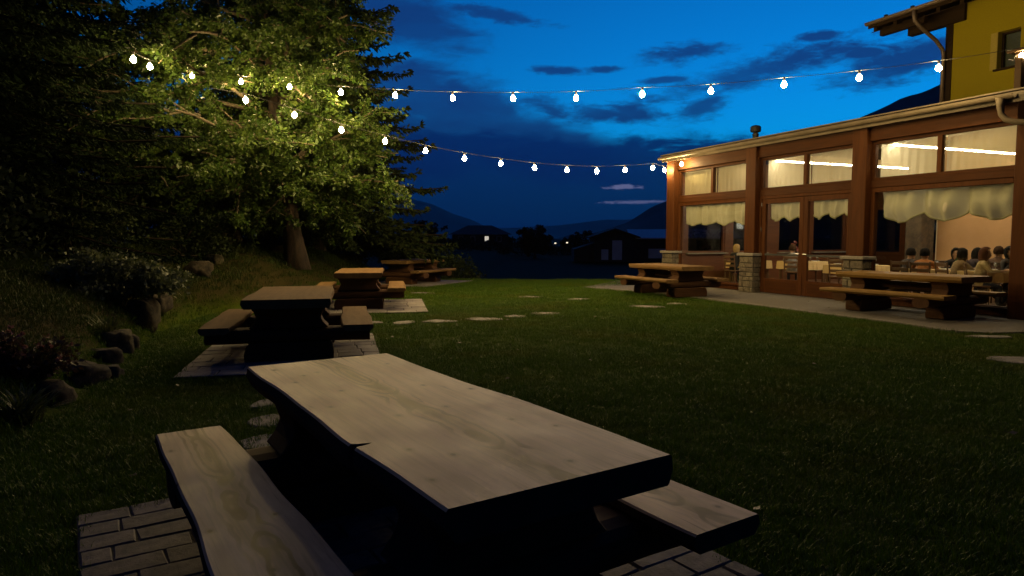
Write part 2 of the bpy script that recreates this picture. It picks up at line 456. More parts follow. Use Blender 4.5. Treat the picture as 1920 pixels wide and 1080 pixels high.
M['longgrass'] = leafmat('long_grass_blade', (0.035, 0.055, 0.015), (0.08, 0.085, 0.03), 0.25, 0.5)
M['meadow'] = leafmat('meadow_leaf', (0.012, 0.022, 0.010), (0.022, 0.034, 0.014), 0.1)
M['fartree'] = leafmat('far_tree_leaf', (0.010, 0.018, 0.010), (0.018, 0.026, 0.012), 0.1)
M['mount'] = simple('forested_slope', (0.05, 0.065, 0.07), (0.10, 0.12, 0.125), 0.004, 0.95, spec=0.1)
M['mount2'] = simple('distant_hazed_slope', (0.14, 0.17, 0.19), (0.19, 0.22, 0.24), 0.002, 0.95, spec=0.1)  # paler and bluer, part of the aerial haze is put into the colour
M['barnwall'] = simple('barn_wall', (0.035, 0.028, 0.024), (0.022, 0.018, 0.016), 2, 0.9)
M['barnroof'] = simple('metal_roof', (0.52, 0.56, 0.60), (0.44, 0.48, 0.52), 2, 0.7)
M['barndoor'] = simple('barn_door', (0.50, 0.55, 0.58), (0.42, 0.46, 0.50), 1, 0.7)
M['housewall'] = simple('far_house_wall', (0.05, 0.045, 0.04), (0.035, 0.03, 0.03), 2, 0.9)
M['skin'] = simple('skin', (0.38, 0.21, 0.13), (0.33, 0.18, 0.11), 12, 0.55)
M['sign'] = simple('red_sign', (0.50, 0.03, 0.03), (0.44, 0.025, 0.025), 4, 0.4)
M['white'] = simple('white_paint', (0.75, 0.74, 0.70), (0.7, 0.69, 0.65), 6, 0.5)
M['bottle'] = simple('green_bottle', (0.02, 0.05, 0.02), (0.015, 0.04, 0.015), 6, 0.1)
M['chair'] = wood('dark_chair_wood', (0.11, 0.055, 0.025), (0.05, 0.025, 0.012), 'z', 0.45)


def grass_mat():
    m = leafmat('grass_blade', (0.030, 0.070, 0.008), (0.070, 0.105, 0.012), 0.25, 0.5)
    t = NT(m.node_tree); p = t.n['Principled BSDF']
    g = t.new('ShaderNodeNewGeometry'); pos = g.outputs['Position']
    a = t.noise(pos, 0.55, 5, 0.6).outputs[0]; b = t.noise(t.mapping(pos, (1, 1, 1), (9, 4, 0)), 2.6, 4, 0.6).outputs[0]
    c = t.mix(g.outputs['Random Per Island'], (0.030, 0.080, 0.001), (0.066, 0.116, 0.002))
    c = t.mix(t.math('MULTIPLY', t.smooth(a, 0.48, 0.68), 0.75), c, (0.082, 0.098, 0.002))      # drier patches
    c = t.mix(t.math('MULTIPLY', t.smooth(b, 0.55, 0.72), 0.7), c, (0.020, 0.058, 0.002))       # clover patches
    sp_ = t.new('ShaderNodeSeparateXYZ'); t.put(sp_.inputs[0], pos)
    c = t.mix(t.math('MULTIPLY', t.smooth(sp_.outputs[2], 0.15, 0.55), 0.7), c, (0.013, 0.019, 0.004))   # rough grass of the bank
    t.put(p.inputs['Base Color'], c)
    for n in t.n:
        if n.type == 'BSDF_TRANSLUCENT': t.put(n.inputs[0], c)
    return m


M['grass'] = grass_mat()


def ground_mat():
    m, t, p = mat_new('ground_soil_and_turf')
    co = coords(t)
    n = t.noise(co, 3.0, 6, 0.65).outputs[0]; n2 = t.noise(co, 26.0, 5, 0.6).outputs[0]
    c = t.mix(t.smooth(n, 0.3, 0.7), (0.024, 0.046, 0.001), (0.044, 0.062, 0.002))
    c = t.mix(t.math('MULTIPLY', t.smooth(n2, 0.45, 0.7), 0.7), c, (0.020, 0.020, 0.008))
    sp_ = t.new('ShaderNodeSeparateXYZ'); t.put(sp_.inputs[0], co)
    c = t.mix(t.smooth(sp_.outputs[1], 24.2, 25.0), c, t.mix(n, (0.007, 0.010, 0.004), (0.013, 0.015, 0.006)))   # crop field beyond the lawn
    c = t.mix(t.math('MULTIPLY', t.smooth(t.math('ADD', sp_.outputs[2], t.math('MULTIPLY', n, 0.3)), 0.18, 0.5), 0.85), c, t.mix(n2, (0.016, 0.011, 0.005), (0.036, 0.024, 0.011)))   # bare soil and litter on the bank
    t.put(p.inputs['Base Color'], c); p.inputs['Roughness'].default_value = 0.95
    p.inputs['Specular IOR Level'].default_value = 0.05
    bump(t, p, n2, 0.6, 0.03)
    return m


M['ground'] = ground_mat()

# ------------------------------------------------------------------ ground
EY = [-40, -5, 3, 5.5, 7.5, 10, 13, 15, 16.5, 18, 23, 30, 60]
EX = [-3.0, -3.3, -3.5, -3.9, -4.6, -5.5, -5.9, -5.3, -4.7, -4.45, -4.7, -6, -40]


def Gh(x, y):
    """ground height (arrays or numbers)"""
    x = np.asarray(x, dtype=float); y = np.asarray(y, dtype=float)
    ex = np.interp(y, EY, EX)
    d = np.maximum(ex - x, 0)
    bank_h = 1.25 * (1 - np.exp(-d / 0.95)) * np.clip((34 - y) / 10, 0, 1)
    bank_h = bank_h + 0.10 * np.sin(x * 2.1 + y * 1.3) * np.clip(d, 0, 1) * np.clip((34 - y) / 10, 0, 1)
    stp = np.clip((y - 24.0) / .8, 0, 1); down = -0.9 * stp * stp * (3 - 2 * stp) / (1 + np.exp(-(x + 2.2) * 2.5)) - 0.9 * np.clip((y - 26) / 34, 0, 1)
    roll = 0.012 * np.sin(x * 1.1 + .6) * np.cos(y * .9) * np.clip((y - 1) / 5, 0, 1) * (np.hypot(x, y) < 60)
    return bank_h + down + roll * (x < 2.5)


def gz(x, y): return float(Gh(x, y))


def axis_pts(lo, hi, step, far):
    mid = np.arange(lo, hi + 1e-6, step)
    k = np.geomspace(step, far, 34)
    return np.concatenate([lo - np.cumsum(k)[::-1], mid, hi + np.cumsum(k)])


gx = axis_pts(-16, 14, 0.25, 1500); gy = axis_pts(-3, 34, 0.25, 1500)
XX, YY = np.meshgrid(gx, gy)
ZZ = Gh(XX, YY)
nx, ny = len(gx), len(gy)
V = np.stack([XX, YY, ZZ], -1).reshape(-1, 3)
idx = np.arange(nx * ny).reshape(ny, nx)
F = np.stack([idx[:-1, :-1], idx[:-1, 1:], idx[1:, 1:], idx[1:, :-1]], -1).reshape(-1, 4)
me = bpy.data.meshes.new('ground'); me.from_pydata(V.tolist(), [], F.tolist()); me.update()
tag(link('ground', me, M['ground'], smooth=True), kind='structure')

# ---- mountains: ridges with real depth
def ridge(name, pts, Y, depth, mat, seed):
    rng = np.random.RandomState(seed)
    P = [at_y(a, b, Y) for a, b in pts]
    xs = np.linspace(P[0].x, P[-1].x, 140); zs = np.interp(xs, [p.x for p in P], [p.z for p in P])
    zs = zs + np.interp(xs, np.linspace(xs[0], xs[-1], 70), rng.normal(0, 1, 70)) * Y * 0.0011
    rows = []
    for k, f in enumerate(np.linspace(-1, 1, 17)):
        s = 1 - abs(f)
        jit = np.interp(xs, np.linspace(xs[0], xs[-1], 40), rng.normal(0, 1, 40)) * Y * 0.012 * (s * (1 - s)) * 3
        rows.append(np.stack([xs, Y + f * depth + jit, (zs + 4) * s ** 1.15 + jit * .25 - 4], -1))
    Vv = np.array(rows).reshape(-1, 3); n = len(xs)
    ii = np.arange(len(Vv)).reshape(17, n)
    Ff = np.stack([ii[:-1, :-1], ii[:-1, 1:], ii[1:, 1:], ii[1:, :-1]], -1).reshape(-1, 4)
    mm = bpy.data.meshes.new(name); mm.from_pydata(Vv.tolist(), [], Ff.tolist()); mm.update()
    tag(link(name, mm, mat, smooth=True), kind='structure')


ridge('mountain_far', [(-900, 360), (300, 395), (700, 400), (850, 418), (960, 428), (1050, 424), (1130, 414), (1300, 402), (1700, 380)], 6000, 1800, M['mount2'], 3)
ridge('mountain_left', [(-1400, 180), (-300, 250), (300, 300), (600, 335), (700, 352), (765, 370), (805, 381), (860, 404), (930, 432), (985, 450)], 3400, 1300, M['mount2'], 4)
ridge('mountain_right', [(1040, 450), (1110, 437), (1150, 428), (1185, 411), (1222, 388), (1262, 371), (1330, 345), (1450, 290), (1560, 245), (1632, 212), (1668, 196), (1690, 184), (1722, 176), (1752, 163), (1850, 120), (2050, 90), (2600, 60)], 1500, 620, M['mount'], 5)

# ------------------------------------------------------------------ paving
def rect_pads(name, cx, cy, yaw, rects, sw, sd, mat, label=None, gap=0.007, h=0.035, seed=1):
    """paved pad: a bed plus individual setts as parts. rects in the pad's own frame (across, along)"""
    rng = random.Random(seed)
    bed = MB()
    for i, (a0, a1, l0, l1) in enumerate(rects): bed.box(a0, a1, l0, l1, -0.02, 0.0235 + i * .0015)
    root = bed.build(name, M['joint'])
    root.location = (cx, cy, 0.0); root.rotation_euler = (0, 0, yaw)
    tag(root, kind='structure')
    cache = {}
    for (a0, a1, l0, l1) in rects:
        rows = max(1, round((l1 - l0) / sd)); rh = (l1 - l0) / rows
        for r in range(rows):
            a = a0; first = True
            while a < a1 - 0.03:
                wd = sw * rng.choice((0.72, 0.9, 1.0, 1.15))
                if first and r % 2: wd *= 0.55
                first = False
                if a1 - (a + wd) < 0.08: wd = a1 - a
                key = (round(wd, 2), round(rh, 3), rng.randrange(3))
                if key not in cache:
                    b = bmesh.new(); bmesh.ops.create_cube(b, size=1.0)
                    bmesh.ops.scale(b, vec=(max(wd - gap, .02), rh - gap, h), verts=b.verts)
                    for v in b.verts:
                        v.co.x += rng.uniform(-.006, .006); v.co.y += rng.uniform(-.005, .005); v.co.z += rng.uniform(-.003, .003) if v.co.z > 0 else 0
                    bmesh.ops.bevel(b, geom=[e for e in b.edges if all(v.co.z > 0 for v in e.verts)], offset=0.008, segments=1, affect='EDGES')
                    mm = bpy.data.meshes.new('paving_sett'); b.to_mesh(mm); b.free(); mm.materials.append(mat); cache[key] = mm
                o = bpy.data.objects.new('paving_sett', cache[key]); COL.objects.link(o); o.parent = root
                o.location = (a + wd / 2, l0 + rh * (r + .5), h / 2 - 0.004 + rng.uniform(-.003, .004))
                o.rotation_euler = (rng.uniform(-.012, .012), rng.uniform(-.012, .012), rng.uniform(-.012, .012) + (math.pi if rng.random() < .5 else 0))
                a += wd
    return root


Y1 = R(33.3)
rect_pads('paved_pad', 0, 0, Y1, [(0.0, 1.85, 1.25, 4.16), (1.85, 2.47, 0.95, 2.27)], 0.34, 0.17, M['sett'], seed=3)
rect_pads('paved_pad', -2.83, 8.8, R(14), [(-1.12, 1.06, -1.55, 1.32)], 0.42, 0.30, M['flag'], seed=5)
rect_pads('paved_pad', -3.25, 14.7, R(10), [(-1.2, 1.35, -1.55, 1.3)], 0.5, 0.34, M['flag'], seed=6)
rect_pads('paved_pad', -3.2, 22.2, R(-24), [(-1.3, 1.35, -1.6, 1.6)], 0.55, 0.45, M['flag'], seed=8)

# building frame: local x runs along the glazed front towards the viewer, local y into the building
BD = 13.2
BYAW = R(22.9)
BU = Vector((math.sin(BYAW), -math.cos(BYAW), 0)); BN = Vector((math.cos(BYAW), math.sin(BYAW), 0))
BROT = math.atan2(BU.y, BU.x)


def bl(s, e, z=0.0): return BN * (BD + e) + BU * s + Vector((0, 0, z))


def to_local(p):
    return (p.x * BU.x + p.y * BU.y, p.x * BN.x + p.y * BN.y - BD)


# terrace in front of the restaurant
front = [(1095, 540), (1180, 546), (1250, 553), (1400, 571), (1560, 592), (1700, 609), (1790, 623), (1850, 626), (1935, 624)]
fl = [to_local(on_z(a, b)) for a, b in front]
poly = [(s, e) for s, e in fl] + [(-4.0, fl[-1][1]), (-4.0, 0.05), (-20.8, 0.05)]
root = MB().prism(poly, -0.05, 0.03, 'z').build('terrace_paving', M['pave'])
root.location = bl(0, 0); root.rotation_euler = (0, 0, BROT); tag(root, kind='structure')
for i in range(len(fl) - 1):
    a = Vector((*fl[i], 0)); b = Vector((*fl[i + 1], 0)); d = (b - a); L = d.length; d.normalize(); nrm = Vector((-d.y, d.x, 0))
    k = max(1, round(L / 1.0))
    for j in range(k):
        p = a + d * (L * j / k + .006); q = a + d * (L * (j + 1) / k - .006)
        cs = [p - nrm * .10, q - nrm * .10, q + nrm * .07, p + nrm * .07]
        ko = MB().prism([(c.x, c.y) for c in cs][::1], -0.06, 0.036, 'z').build('kerb_stone', M['kerb'], root, bevel=0.006)

# stepping stones let into the lawn
def stepping_stone(p, rx, ry, rot, seed, label, group='stepping stones let into the lawn'):
    rng = random.Random(seed); n = 11
    poly = []
    for k in range(n):
        q = 2 * math.pi * k / n; rr = 1 + rng.uniform(-.2, .16)
        poly.append((rx * rr * math.cos(q), ry * rr * math.sin(q)))
    o = MB().prism(poly, -0.03, 0.022, 'z').build('stepping_stone', M['steps'], bevel=0.008)
    o.location = (p.x, p.y, gz(p.x, p.y)); o.rotation_euler = (0, 0, rot)
    tag(o, label, 'stepping stone', group)
    STONES.append((p.x, p.y, max(rx, ry)))


STONES = []
row = [(700, 607, 'dim flat stepping stone closest to the bench end of the second picnic table'),
       (758, 607, 'small bright stepping stone, second from the second picnic table in the lawn row'),
       (822, 604, 'thin long stepping stone, third from the second picnic table in the lawn row'),
       (905, 600, 'large pointed stepping stone in the middle of the row crossing the lawn'),
       (965, 595, 'small stepping stone just past the largest one in the lawn row'),
       (1022, 590, 'long stepping stone, last clear one of the row crossing the lawn')]
for i, (a, b, lb) in enumerate(row):
    p = on_z(a, b); stepping_stone(p, (.16, .17, .30, .34, .21, .30)[i], (.16, .26, .2, .24, .2, .2)[i], rnd.uniform(-.3, .3), 20 + i, lb)
for i, (a, b, rx, ry, lb) in enumerate([
        (498, 758, .12, .17, 'rear stepping stone in the grass behind the bench of the front table'),
        (505, 792, .17, .18, 'middle stepping stone in the grass behind the front table'),
        (498, 834, .18, .2, 'front stepping stone in the grass behind the bench of the front table'),
        (1858, 633, .34, .14, 'pale stepping stone just off the terrace near the right table'),
        (1912, 678, .42, .3, 'large dim stepping stone at the right edge of the lawn'),
        (792, 551, .38, .2, 'faint stepping stone in front of the farthest table on the lawn side'),
        (992, 557, .30, .2, 'faint small stepping stone in the far middle of the lawn'),
        (1085, 562, .35, .2, 'faint stepping stone in the far lawn, left of the terrace tip'),
        (1212, 576, .42, .2, 'faint stepping stone beside the terrace edge before the terrace table'),
        (1270, 571, .3, .2, 'faint stepping stone almost touching the terrace edge')]):
    p = on_z(a, b); stepping_stone(p, rx, ry, rnd.uniform(-.4, .4), 40 + i, lb)

# ------------------------------------------------------------------ picnic tables
def slab(L, W, z0, z1, seed, wav=0.02, notch=None, ns=200, lobes=(2.1, 4.7, 9.3)):
    """live-edge plank along x: lofted cross-sections with wavy long edges"""
    rng = random.Random(seed); ph = [rng.uniform(0, 6.3) for _ in range(12)]
    m = MB(); n = 14; T = z1 - z0
    vs = []
    for i in range(ns + 1):
        x = -L / 2 + L * i / ns
        def wv(o):
            return sum(math.sin(x * lobes[k] + ph[o + k]) * a for k, a in enumerate((1, .55, .28))) * wav
        hl = W / 2 + wv(0); hr = W / 2 + wv(3)
        ul = hl + wv(6) * .7 - .015; ur = hr + wv(9) * .7 - .015
        cut = 0
        if notch:
            cut = max(0, 1 - abs(x - notch[0]) / notch[1]) * notch[2]
        zt = z1 + 0.0015 * math.sin(x * 3 + ph[1])
        ch = 0.008
        sec = [(-hr + ch, zt), (-hr, zt - ch), (-hr - .006, z0 + T * .5), (-ur, z0 + ch), (-ur + ch, z0),
               (0, z0), (ul - ch - cut * .7, z0), (ul - cut * .7, z0 + ch), (hl + .006 - cut * .85, z0 + T * .5), (hl - cut, zt - ch), (hl - ch - cut, zt),
               (hl * .5, zt), (0, zt), (-hr * .5, zt)]
        e = min(i, ns - i)
        for (y, z) in sec: vs.append((x if e else x, y, z))
    fs = []
    for i in range(ns):
        for k in range(n):
            fs.append((i * n + k, i * n + (k + 1) % n, (i + 1) * n + (k + 1) % n, (i + 1) * n + k))
    fs.append(tuple(range(n - 1, -1, -1))); fs.append(tuple(range(ns * n, (ns + 1) * n)))
    m.add(vs, [f[::-1] for f in fs])
    return m


def dark_edges(o):
    o.data.materials.append(M['bark_shade_edge'])
    zs_ = [v.co.z for v in o.data.vertices]; zmid = (min(zs_) + max(zs_)) / 2
    for p in o.data.polygons:
        if abs(p.normal.z) < .6 or p.center.z < zmid: p.material_index = 1
    return o


def picnic_table(x, y, yaw, L, W, label, topm, seed, H=0.76, bw=0.35, bg_=0.12, notch=None, zoff=0.0, group='log picnic tables on the lawn and terrace', topt=0.105, bh=0.45):
    """long axis = local x"""
    t = empty('picnic_table', (x, y, gz(x, y) + zoff), yaw + math.pi / 2)
    tag(t, label, 'picnic table', group)
    rng = random.Random(seed)
    tt = slab(L, W, H - topt, H, seed, 0.010, notch).build('tabletop', topm, t)
    if notch: dark_edges(tt)
    bc = W / 2 + bg_ + bw / 2
    for sgn in (-1, 1):
        o = slab(L * 1.0, bw, bh - .075, bh, seed + 5 + sgn, 0.010, None, 50).build('bench_seat', topm, t)
        if notch: dark_edges(o)
        o.location = (rng.uniform(-.02, .02), sgn * bc, 0)
    for sx in (-1, 1):
        px = sx * (L / 2 - 0.42)
        # neck: waisted slab under the top
        hw = W / 2
        prof = [(-hw * .90, H - topt - .002), (-hw * .80, H - topt - .06), (-hw * .74, .52), (-hw * .80, .46), (-hw * .92, .40),
                (hw * .92, .40), (hw * .80, .46), (hw * .74, .52), (hw * .80, H - topt - .06), (hw * .90, H - topt - .002)]
        MB().prism(prof, px - .15, px + .15, 'x').build('neck_block', M['log'], t, bevel=0.012, seg=2)
        # cross log carrying both benches, flattened round section
        half = bc + bw * .42
        sec = 14; vs = []; fs = []
        stations = np.linspace(-half, half, 9)
        for i, yy in enumerate(stations):
            sc_ = 1 + rng.uniform(-.04, .05)
            for k in range(sec):
                q = 2 * math.pi * k / sec
                cx_ = math.copysign(abs(math.cos(q)) ** .75, math.cos(q)) * .155 * sc_
                cz_ = math.copysign(abs(math.sin(q)) ** .75, math.sin(q)) * .092 * sc_
                vs.append((px + cx_, yy, .305 + cz_))
        for i in range(len(stations) - 1):
            for k in range(sec): fs.append((i * sec + k, i * sec + (k + 1) % sec, (i + 1) * sec + (k + 1) % sec, (i + 1) * sec + k))
        fs += [tuple(range(sec - 1, -1, -1)), tuple(range((len(stations) - 1) * sec, len(stations) * sec))]
        MB().add(vs, fs).build('cross_log', M['log'], t, smooth=False)
        prof = [(-hw * 1.02, 0), (-hw * 1.04, .10), (-hw * .98, .20), (-hw * .9, .225), (hw * .9, .225), (hw * .98, .20), (hw * 1.04, .10), (hw * 1.02, 0)]
        MB().prism(prof, px - .17, px + .17, 'x').build('foot_block', M['log'], t, bevel=0.015, seg=2)
        for sgn in (-1, 1):   # stubs between cross log and bench, and a short leg beneath
            yy = sgn * bc
            MB().prism([(px - .10, bh - .12), (px - .13, bh - .074), (px + .13, bh - .074), (px + .10, bh - .12)], yy - .13, yy + .13, 'y').build('bench_stub', M['stub'], t, bevel=0.006)
        # wedge pegs holding the neck
    MB().box(-(L / 2 - .57), L / 2 - .57, -.055, .055, .47, .60).build('stretcher', M['log'], t, bevel=0.01)
    return t


picnic_table(-0.476, 3.0, Y1, 2.39, 0.85, 'big pale plank picnic table at the front, with a crack in its edge', M['top'], 11,
             notch=(-0.53, 0.020, 0.085), zoff=0.0)
picnic_table(-2.83, 8.8, R(14), 2.2, 0.98, 'honey plank picnic table directly behind the big front table', M['top2'], 12, zoff=0.02)
picnic_table(-3.28, 14.75, R(10), 2.3, 0.95, 'orange lit picnic table, third one back along the stony bank', M['top2'], 13, zoff=0.02)
picnic_table(-3.2, 22.2, R(-24), 2.3, 0.95, 'dim farthest picnic table by the dark bushes at the lawn end', M['top2'], 14, zoff=0.02)
# terrace tables, parallel to the glazed front
pA = Vector((4.06, 16.3, 0)) + BN * .475 - BU * 1.15
picnic_table(pA.x, pA.y, BYAW, 2.3, 0.95, 'grey brown picnic table on the terrace in front of the first window', M['top2'], 15, zoff=0.03)
TY6 = R(27.5)
u6 = Vector((math.sin(TY6), -math.cos(TY6), 0)); n6 = Vector((math.cos(TY6), math.sin(TY6), 0))
pB = Vector((7.72, 11.75, 0)) + n6 * .475 - u6 * 1.2
picnic_table(pB.x, pB.y, TY6, 2.45, 0.95, 'golden lit picnic table on the terrace before the wide dining window', M['top3'], 16, zoff=0.04)

# ------------------------------------------------------------------ the restaurant
RS = empty('restaurant_pavilion', bl(0, 0), BROT)
tag(RS, 'glazed timber restaurant pavilion with stone piers beside the lawn', 'building')
S1, S2, S3, S4 = -17.97, -14.42, -11.05, -7.62
PW = 0.19


def part(name, mb, mat, parent=RS, **kw): return mb.build(name, mat, parent, **kw)


def stone_pier(s, w=0.26, e0=-.30, e1=.06):
    rng = random.Random(int(-s * 10))
    core = MB().box(s - w + .012, s + w - .012, e0 + .014, e1, 0, 1.0).build('stone_pier', M['mortar'], RS)
    z = 0.02; faces = []
    while z < 0.97:
        h = min(rng.uniform(.10, .19), 0.985 - z)
        if 0.985 - (z + h) < .06: h = 0.985 - z
        for side in ('front', 'right', 'left'):
            a, a1 = (s - w, s + w) if side == 'front' else (e0 + .03, e1)
            while a < a1 - .02:
                wd = rng.uniform(.13, .30)
                if a1 - (a + wd) < .09: wd = a1 - a
                j = lambda k=.012: rng.uniform(-k, k)
                p0, p1 = a + .007, a + wd - .007; q0, q1 = z + .007, z + h - .007
                pr = .016 + rng.uniform(0, .02)
                pts = [(p0 + j(), q0 + abs(j(.006))), (p1 + j(), q0 + abs(j(.006))), (p1 + j(), q1 - abs(j(.006))), (p0 + j(), q1 - abs(j(.006)))]
                cx_, cz_ = (p0 + p1) / 2, (q0 + q1) / 2
                inn = [(cx_ + (u - cx_) * .82, cz_ + (v - cz_) * .8) for u, v in pts]
                if side == 'front': f = lambda u, v, d: (u, e0 + .014 - d, v)
                elif side == 'right': f = lambda u, v, d: (s + w - .012 + d, u, v)
                else: f = lambda u, v, d: (s - w + .012 - d, u, v)
                vs = [f(u, v, -.01) for u, v in pts] + [f(u, v, pr * .6) for u, v in pts] + [f(u, v, pr) for u, v in inn]
                fs = [(0, 1, 5, 4), (1, 2, 6, 5), (2, 3, 7, 6), (3, 0, 4, 7), (4, 5, 9, 8), (5, 6, 10, 9), (6, 7, 11, 10), (7, 4, 8, 11), (8, 9, 10, 11)]
                if side == 'left': fs = [q[::-1] for q in fs]
                MB().add(vs, fs).build('stone', M['stone'], core)
                a += wd
        z += h
    MB().box(s - w - .05, s + w + .05, e0 - .06, e1, 1.0, 1.075).build('cap_stone', M['cap'], core, bevel=.012)


for s in (S1, S2, S3): stone_pier(s)
for s in (S1, S2, S3, S4):
    part('post', MB().box(s - PW, s + PW, -.22, .10, .03 if s == S4 else 1.075, 3.925), M['frame'], bevel=.012)
    part('post_base', MB().box(s - PW + .02, s + PW - .02, .06, .14, 0.03, 1.08), M['frame'])
bays = [(S1, S2), (S2, S3), (S3, S4)]
for a, b in bays:
    a += PW; b -= PW
    part('beam', MB().box(a, b, -.13, .10, 3.58, 3.92), M['framex'], bevel=.01)
    part('transom', MB().box(a, b, -.07, .10, 2.57, 2.73), M['framex'], bevel=.008)
    # upper window, two panes
    wn = part('upper_window', MB().box(a, a + .07, -.04, .06, 2.73, 3.58).box(b - .07, b, -.04, .06, 2.73, 3.58)
              .box(a + .07, b - .07, -.04, .06, 2.73, 2.79).box(a + .07, b - .07, -.04, .06, 3.51, 3.58), M['framex'], bevel=.004)
    mid = (a + b) / 2
    MB().box(mid - .05, mid + .05, -.045, .065, 2.79, 3.51).build('mullion', M['frame'], wn, bevel=.004)
    for p, q in ((a + .07, mid - .05), (mid + .05, b - .07)):
        MB().box(p, q, -.003, .003, 2.79, 3.51).build('pane', M['mutedglass'], wn)
for a, b in (bays[0], bays[2]):
    a += PW; b -= PW
    wn = part('picture_window', MB().box(a, a + .10, -.05, .07, .04, 2.57).box(b - .10, b, -.05, .07, .04, 2.57)
              .box(a + .10, b - .10, -.05, .07, .04, .22).box(a + .10, b - .10, -.05, .07, 2.47, 2.57), M['frame'], bevel=.006)
    MB().box(a + .10, b - .10, -.003, .003, .22, 2.47).build('pane', M['glass'], wn)
    MB().box(a + .07, b - .07, -.10, -.05, .16, .20).build('sill', M['framex'], wn, bevel=.004)
# double door
a, b = S2 + PW, S3 - PW
part('door_frame', MB().box(a, a + .08, -.07, .10, .03, 2.57).box(b - .08, b, -.07, .10, .03, 2.57).box(a + .08, b - .08, -.07, .10, 2.50, 2.57), M['frame'], bevel=.006)
mid = (a + b) / 2
for p, q, hs in ((a + .085, mid - .004, 1), (mid + .004, b - .085, -1)):
    d = part('door', MB().box(p, p + .13, -.05, .03, .05, 2.495).box(q - .13, q, -.05, .03, .05, 2.495)
             .box(p + .13, q - .13, -.05, .03, 2.37, 2.495).box(p + .13, q - .13, -.05, .03, .05, .42), M['frame'], bevel=.006)
    MB().box(p + .13, q - .13, -.014, -.008, .42, 2.37).build('pane', M['glass'], d)
    MB().box(p + .18, q - .18, -.058, -.05, .12, .36).build('bottom_panel', M['framex'], d, bevel=.003)
    hx = q - .06 if hs > 0 else p + .06
    MB().tube([(hx, -.055, 1.08), (hx, -.10, 1.08), (hx - .11 * hs, -.10, 1.08)], .011, 8).build('handle', M['steel'], d)
    MB().box(p + .13, q - .13, -.045, -.025, 1.02, 1.07).build('push_bar', M['darkmetal'], d)
    hx = p - .005 if hs > 0 else q + .005
    for hz in (.35, 1.0, 1.65, 2.3): MB().tube([(hx, -.062, hz), (hx, -.062, hz + .11)], .012, 6).build('hinge', M['steel'], d)
# roof: sloping slab, soffit boards, drip edge, gutter
SE, SW_ = -18.22, -3.0
slope = 0.085
def rz(e): return 4.0 + slope * (e + .35)
rf = part('roof', MB().add([(SE, -.36, rz(-.36) - .10), (SW_, -.36, rz(-.36) - .10), (SW_, 4.9, rz(4.9) - .1), (SE, 7.7, rz(7.7) - .1),
                            (SE, -.36, rz(-.36)), (SW_, -.36, rz(-.36)), (SW_, 4.9, rz(4.9)), (SE, 7.7, rz(7.7)),
                            (-12.75, 7.7, rz(7.7) - .1), (-12.75, 4.9, rz(4.9) - .1), (-12.75, 7.7, rz(7.7)), (-12.75, 4.9, rz(4.9))],
                           [(0, 3, 8, 9, 2, 1), (4, 5, 6, 11, 10, 7), (0, 1, 5, 4), (1, 2, 6, 5), (2, 9, 11, 6), (9, 8, 10, 11), (8, 3, 7, 10), (3, 0, 4, 7)]), M['copper'])
MB().box(SE + .01, SW_, -.335, -.12, 3.875, 3.90).build('soffit_board', M['framex'], rf)
MB().box(SE + .004, SW_, -.385, -.335, 3.85, 4.03).build('fascia_board', M['gutter'], rf)
MB().box(SE - .03, SW_, -.42, -.30, 4.045, 4.075).build('drip_edge', M['gutter'], rf, bevel=.004)
# half-round gutter
gp = [(-.46 + .065 * math.cos(q), 3.985 + .075 * math.sin(q)) for q in np.linspace(math.pi, 2 * math.pi, 9)]
gi = [(-.46 + .058 * math.cos(q), 3.985 + .068 * math.sin(q)) for q in np.linspace(2 * math.pi, math.pi, 9)]
MB().prism(gp + gi, SE - .02, -7.72, 'x').build('gutter', M['gutter'], rf)
for s in np.arange(SE + .3, -7.9, .9):
    MB().prism([(-.53, 3.985), (-.535, 3.99), (-.46, 3.90), (-.385, 3.99), (-.39, 3.985), (-.46, 3.906)][:6], s - .012, s + .012, 'x').build('gutter_bracket', M['gutter'], rf)
# outlet and swan-neck downpipe by the last post, then the lower pipe
part('downpipe', MB().tube([(-7.95, -.46, 3.95), (-7.95, -.46, 3.80), (-7.93, -.46, 3.66), (-7.86, -.44, 3.56), (-7.72, -.40, 3.50), (-7.55, -.34, 3.47), (-7.36, -.26, 3.42),
                            (-7.25, -.20, 3.30), (-7.22, -.17, 3.1), (-7.22, -.17, 1.2), (-7.22, -.17, .06)],
                           [.085, .06, .05, .05, .05, .05, .05, .05, .05, .05, .05], 12), M['gutter'], smooth=True)
part('conduit', MB().tube([(-7.52, -.16, .04), (-7.52, -.16, 1.05), (-7.50, -.14, 1.12)], .022, 8), M['gutter'], smooth=True)
# timber cladding right of the last post
for i in range(24):
    part('cladding_board', MB().box(S4 + PW + .003, -4.0, -.10 + (i % 2) * .003, .06, .06 + i * .158, .06 + i * .158 + .148), M['siding'], bevel=.006)
# interior shell
fl_ = part('floor', MB().box(S1 + .2, -4.0, .13, 7.6, -.02, .035), M['ifloor'])
part('ceiling', MB().add([(S1 + .1, .1, 3.87), (-4, .1, 3.87), (-4, 4.9, 4.27), (S1 + .1, 7.6, 4.5), (-12.75, 7.6, 4.5), (-12.75, 4.9, 4.27)], [(0, 1, 2, 5, 4, 3)]), M['cream'])
for e in np.arange(.7, 4.9, .75):
    part('ceiling_batten', MB().box(S1 + .15, -4.2, e - .04, e + .04, 3.80 + .083 * (e - .1), 3.86 + .083 * (e - .1)), M['cream'])
LEDS = [(-14.0, .22, 7.2), (-10.6, .22, 4.85)]
for s, e0, e1 in LEDS:
    part('tie_beam', MB().box(s - .07, s + .07, e0 - .1, e1 + .1, 3.50, 3.68), M['cream'], bevel=.01)
    part('led_strip', MB().box(s + .03, s + .07, e0, e1, 3.472, 3.496), M['led'])
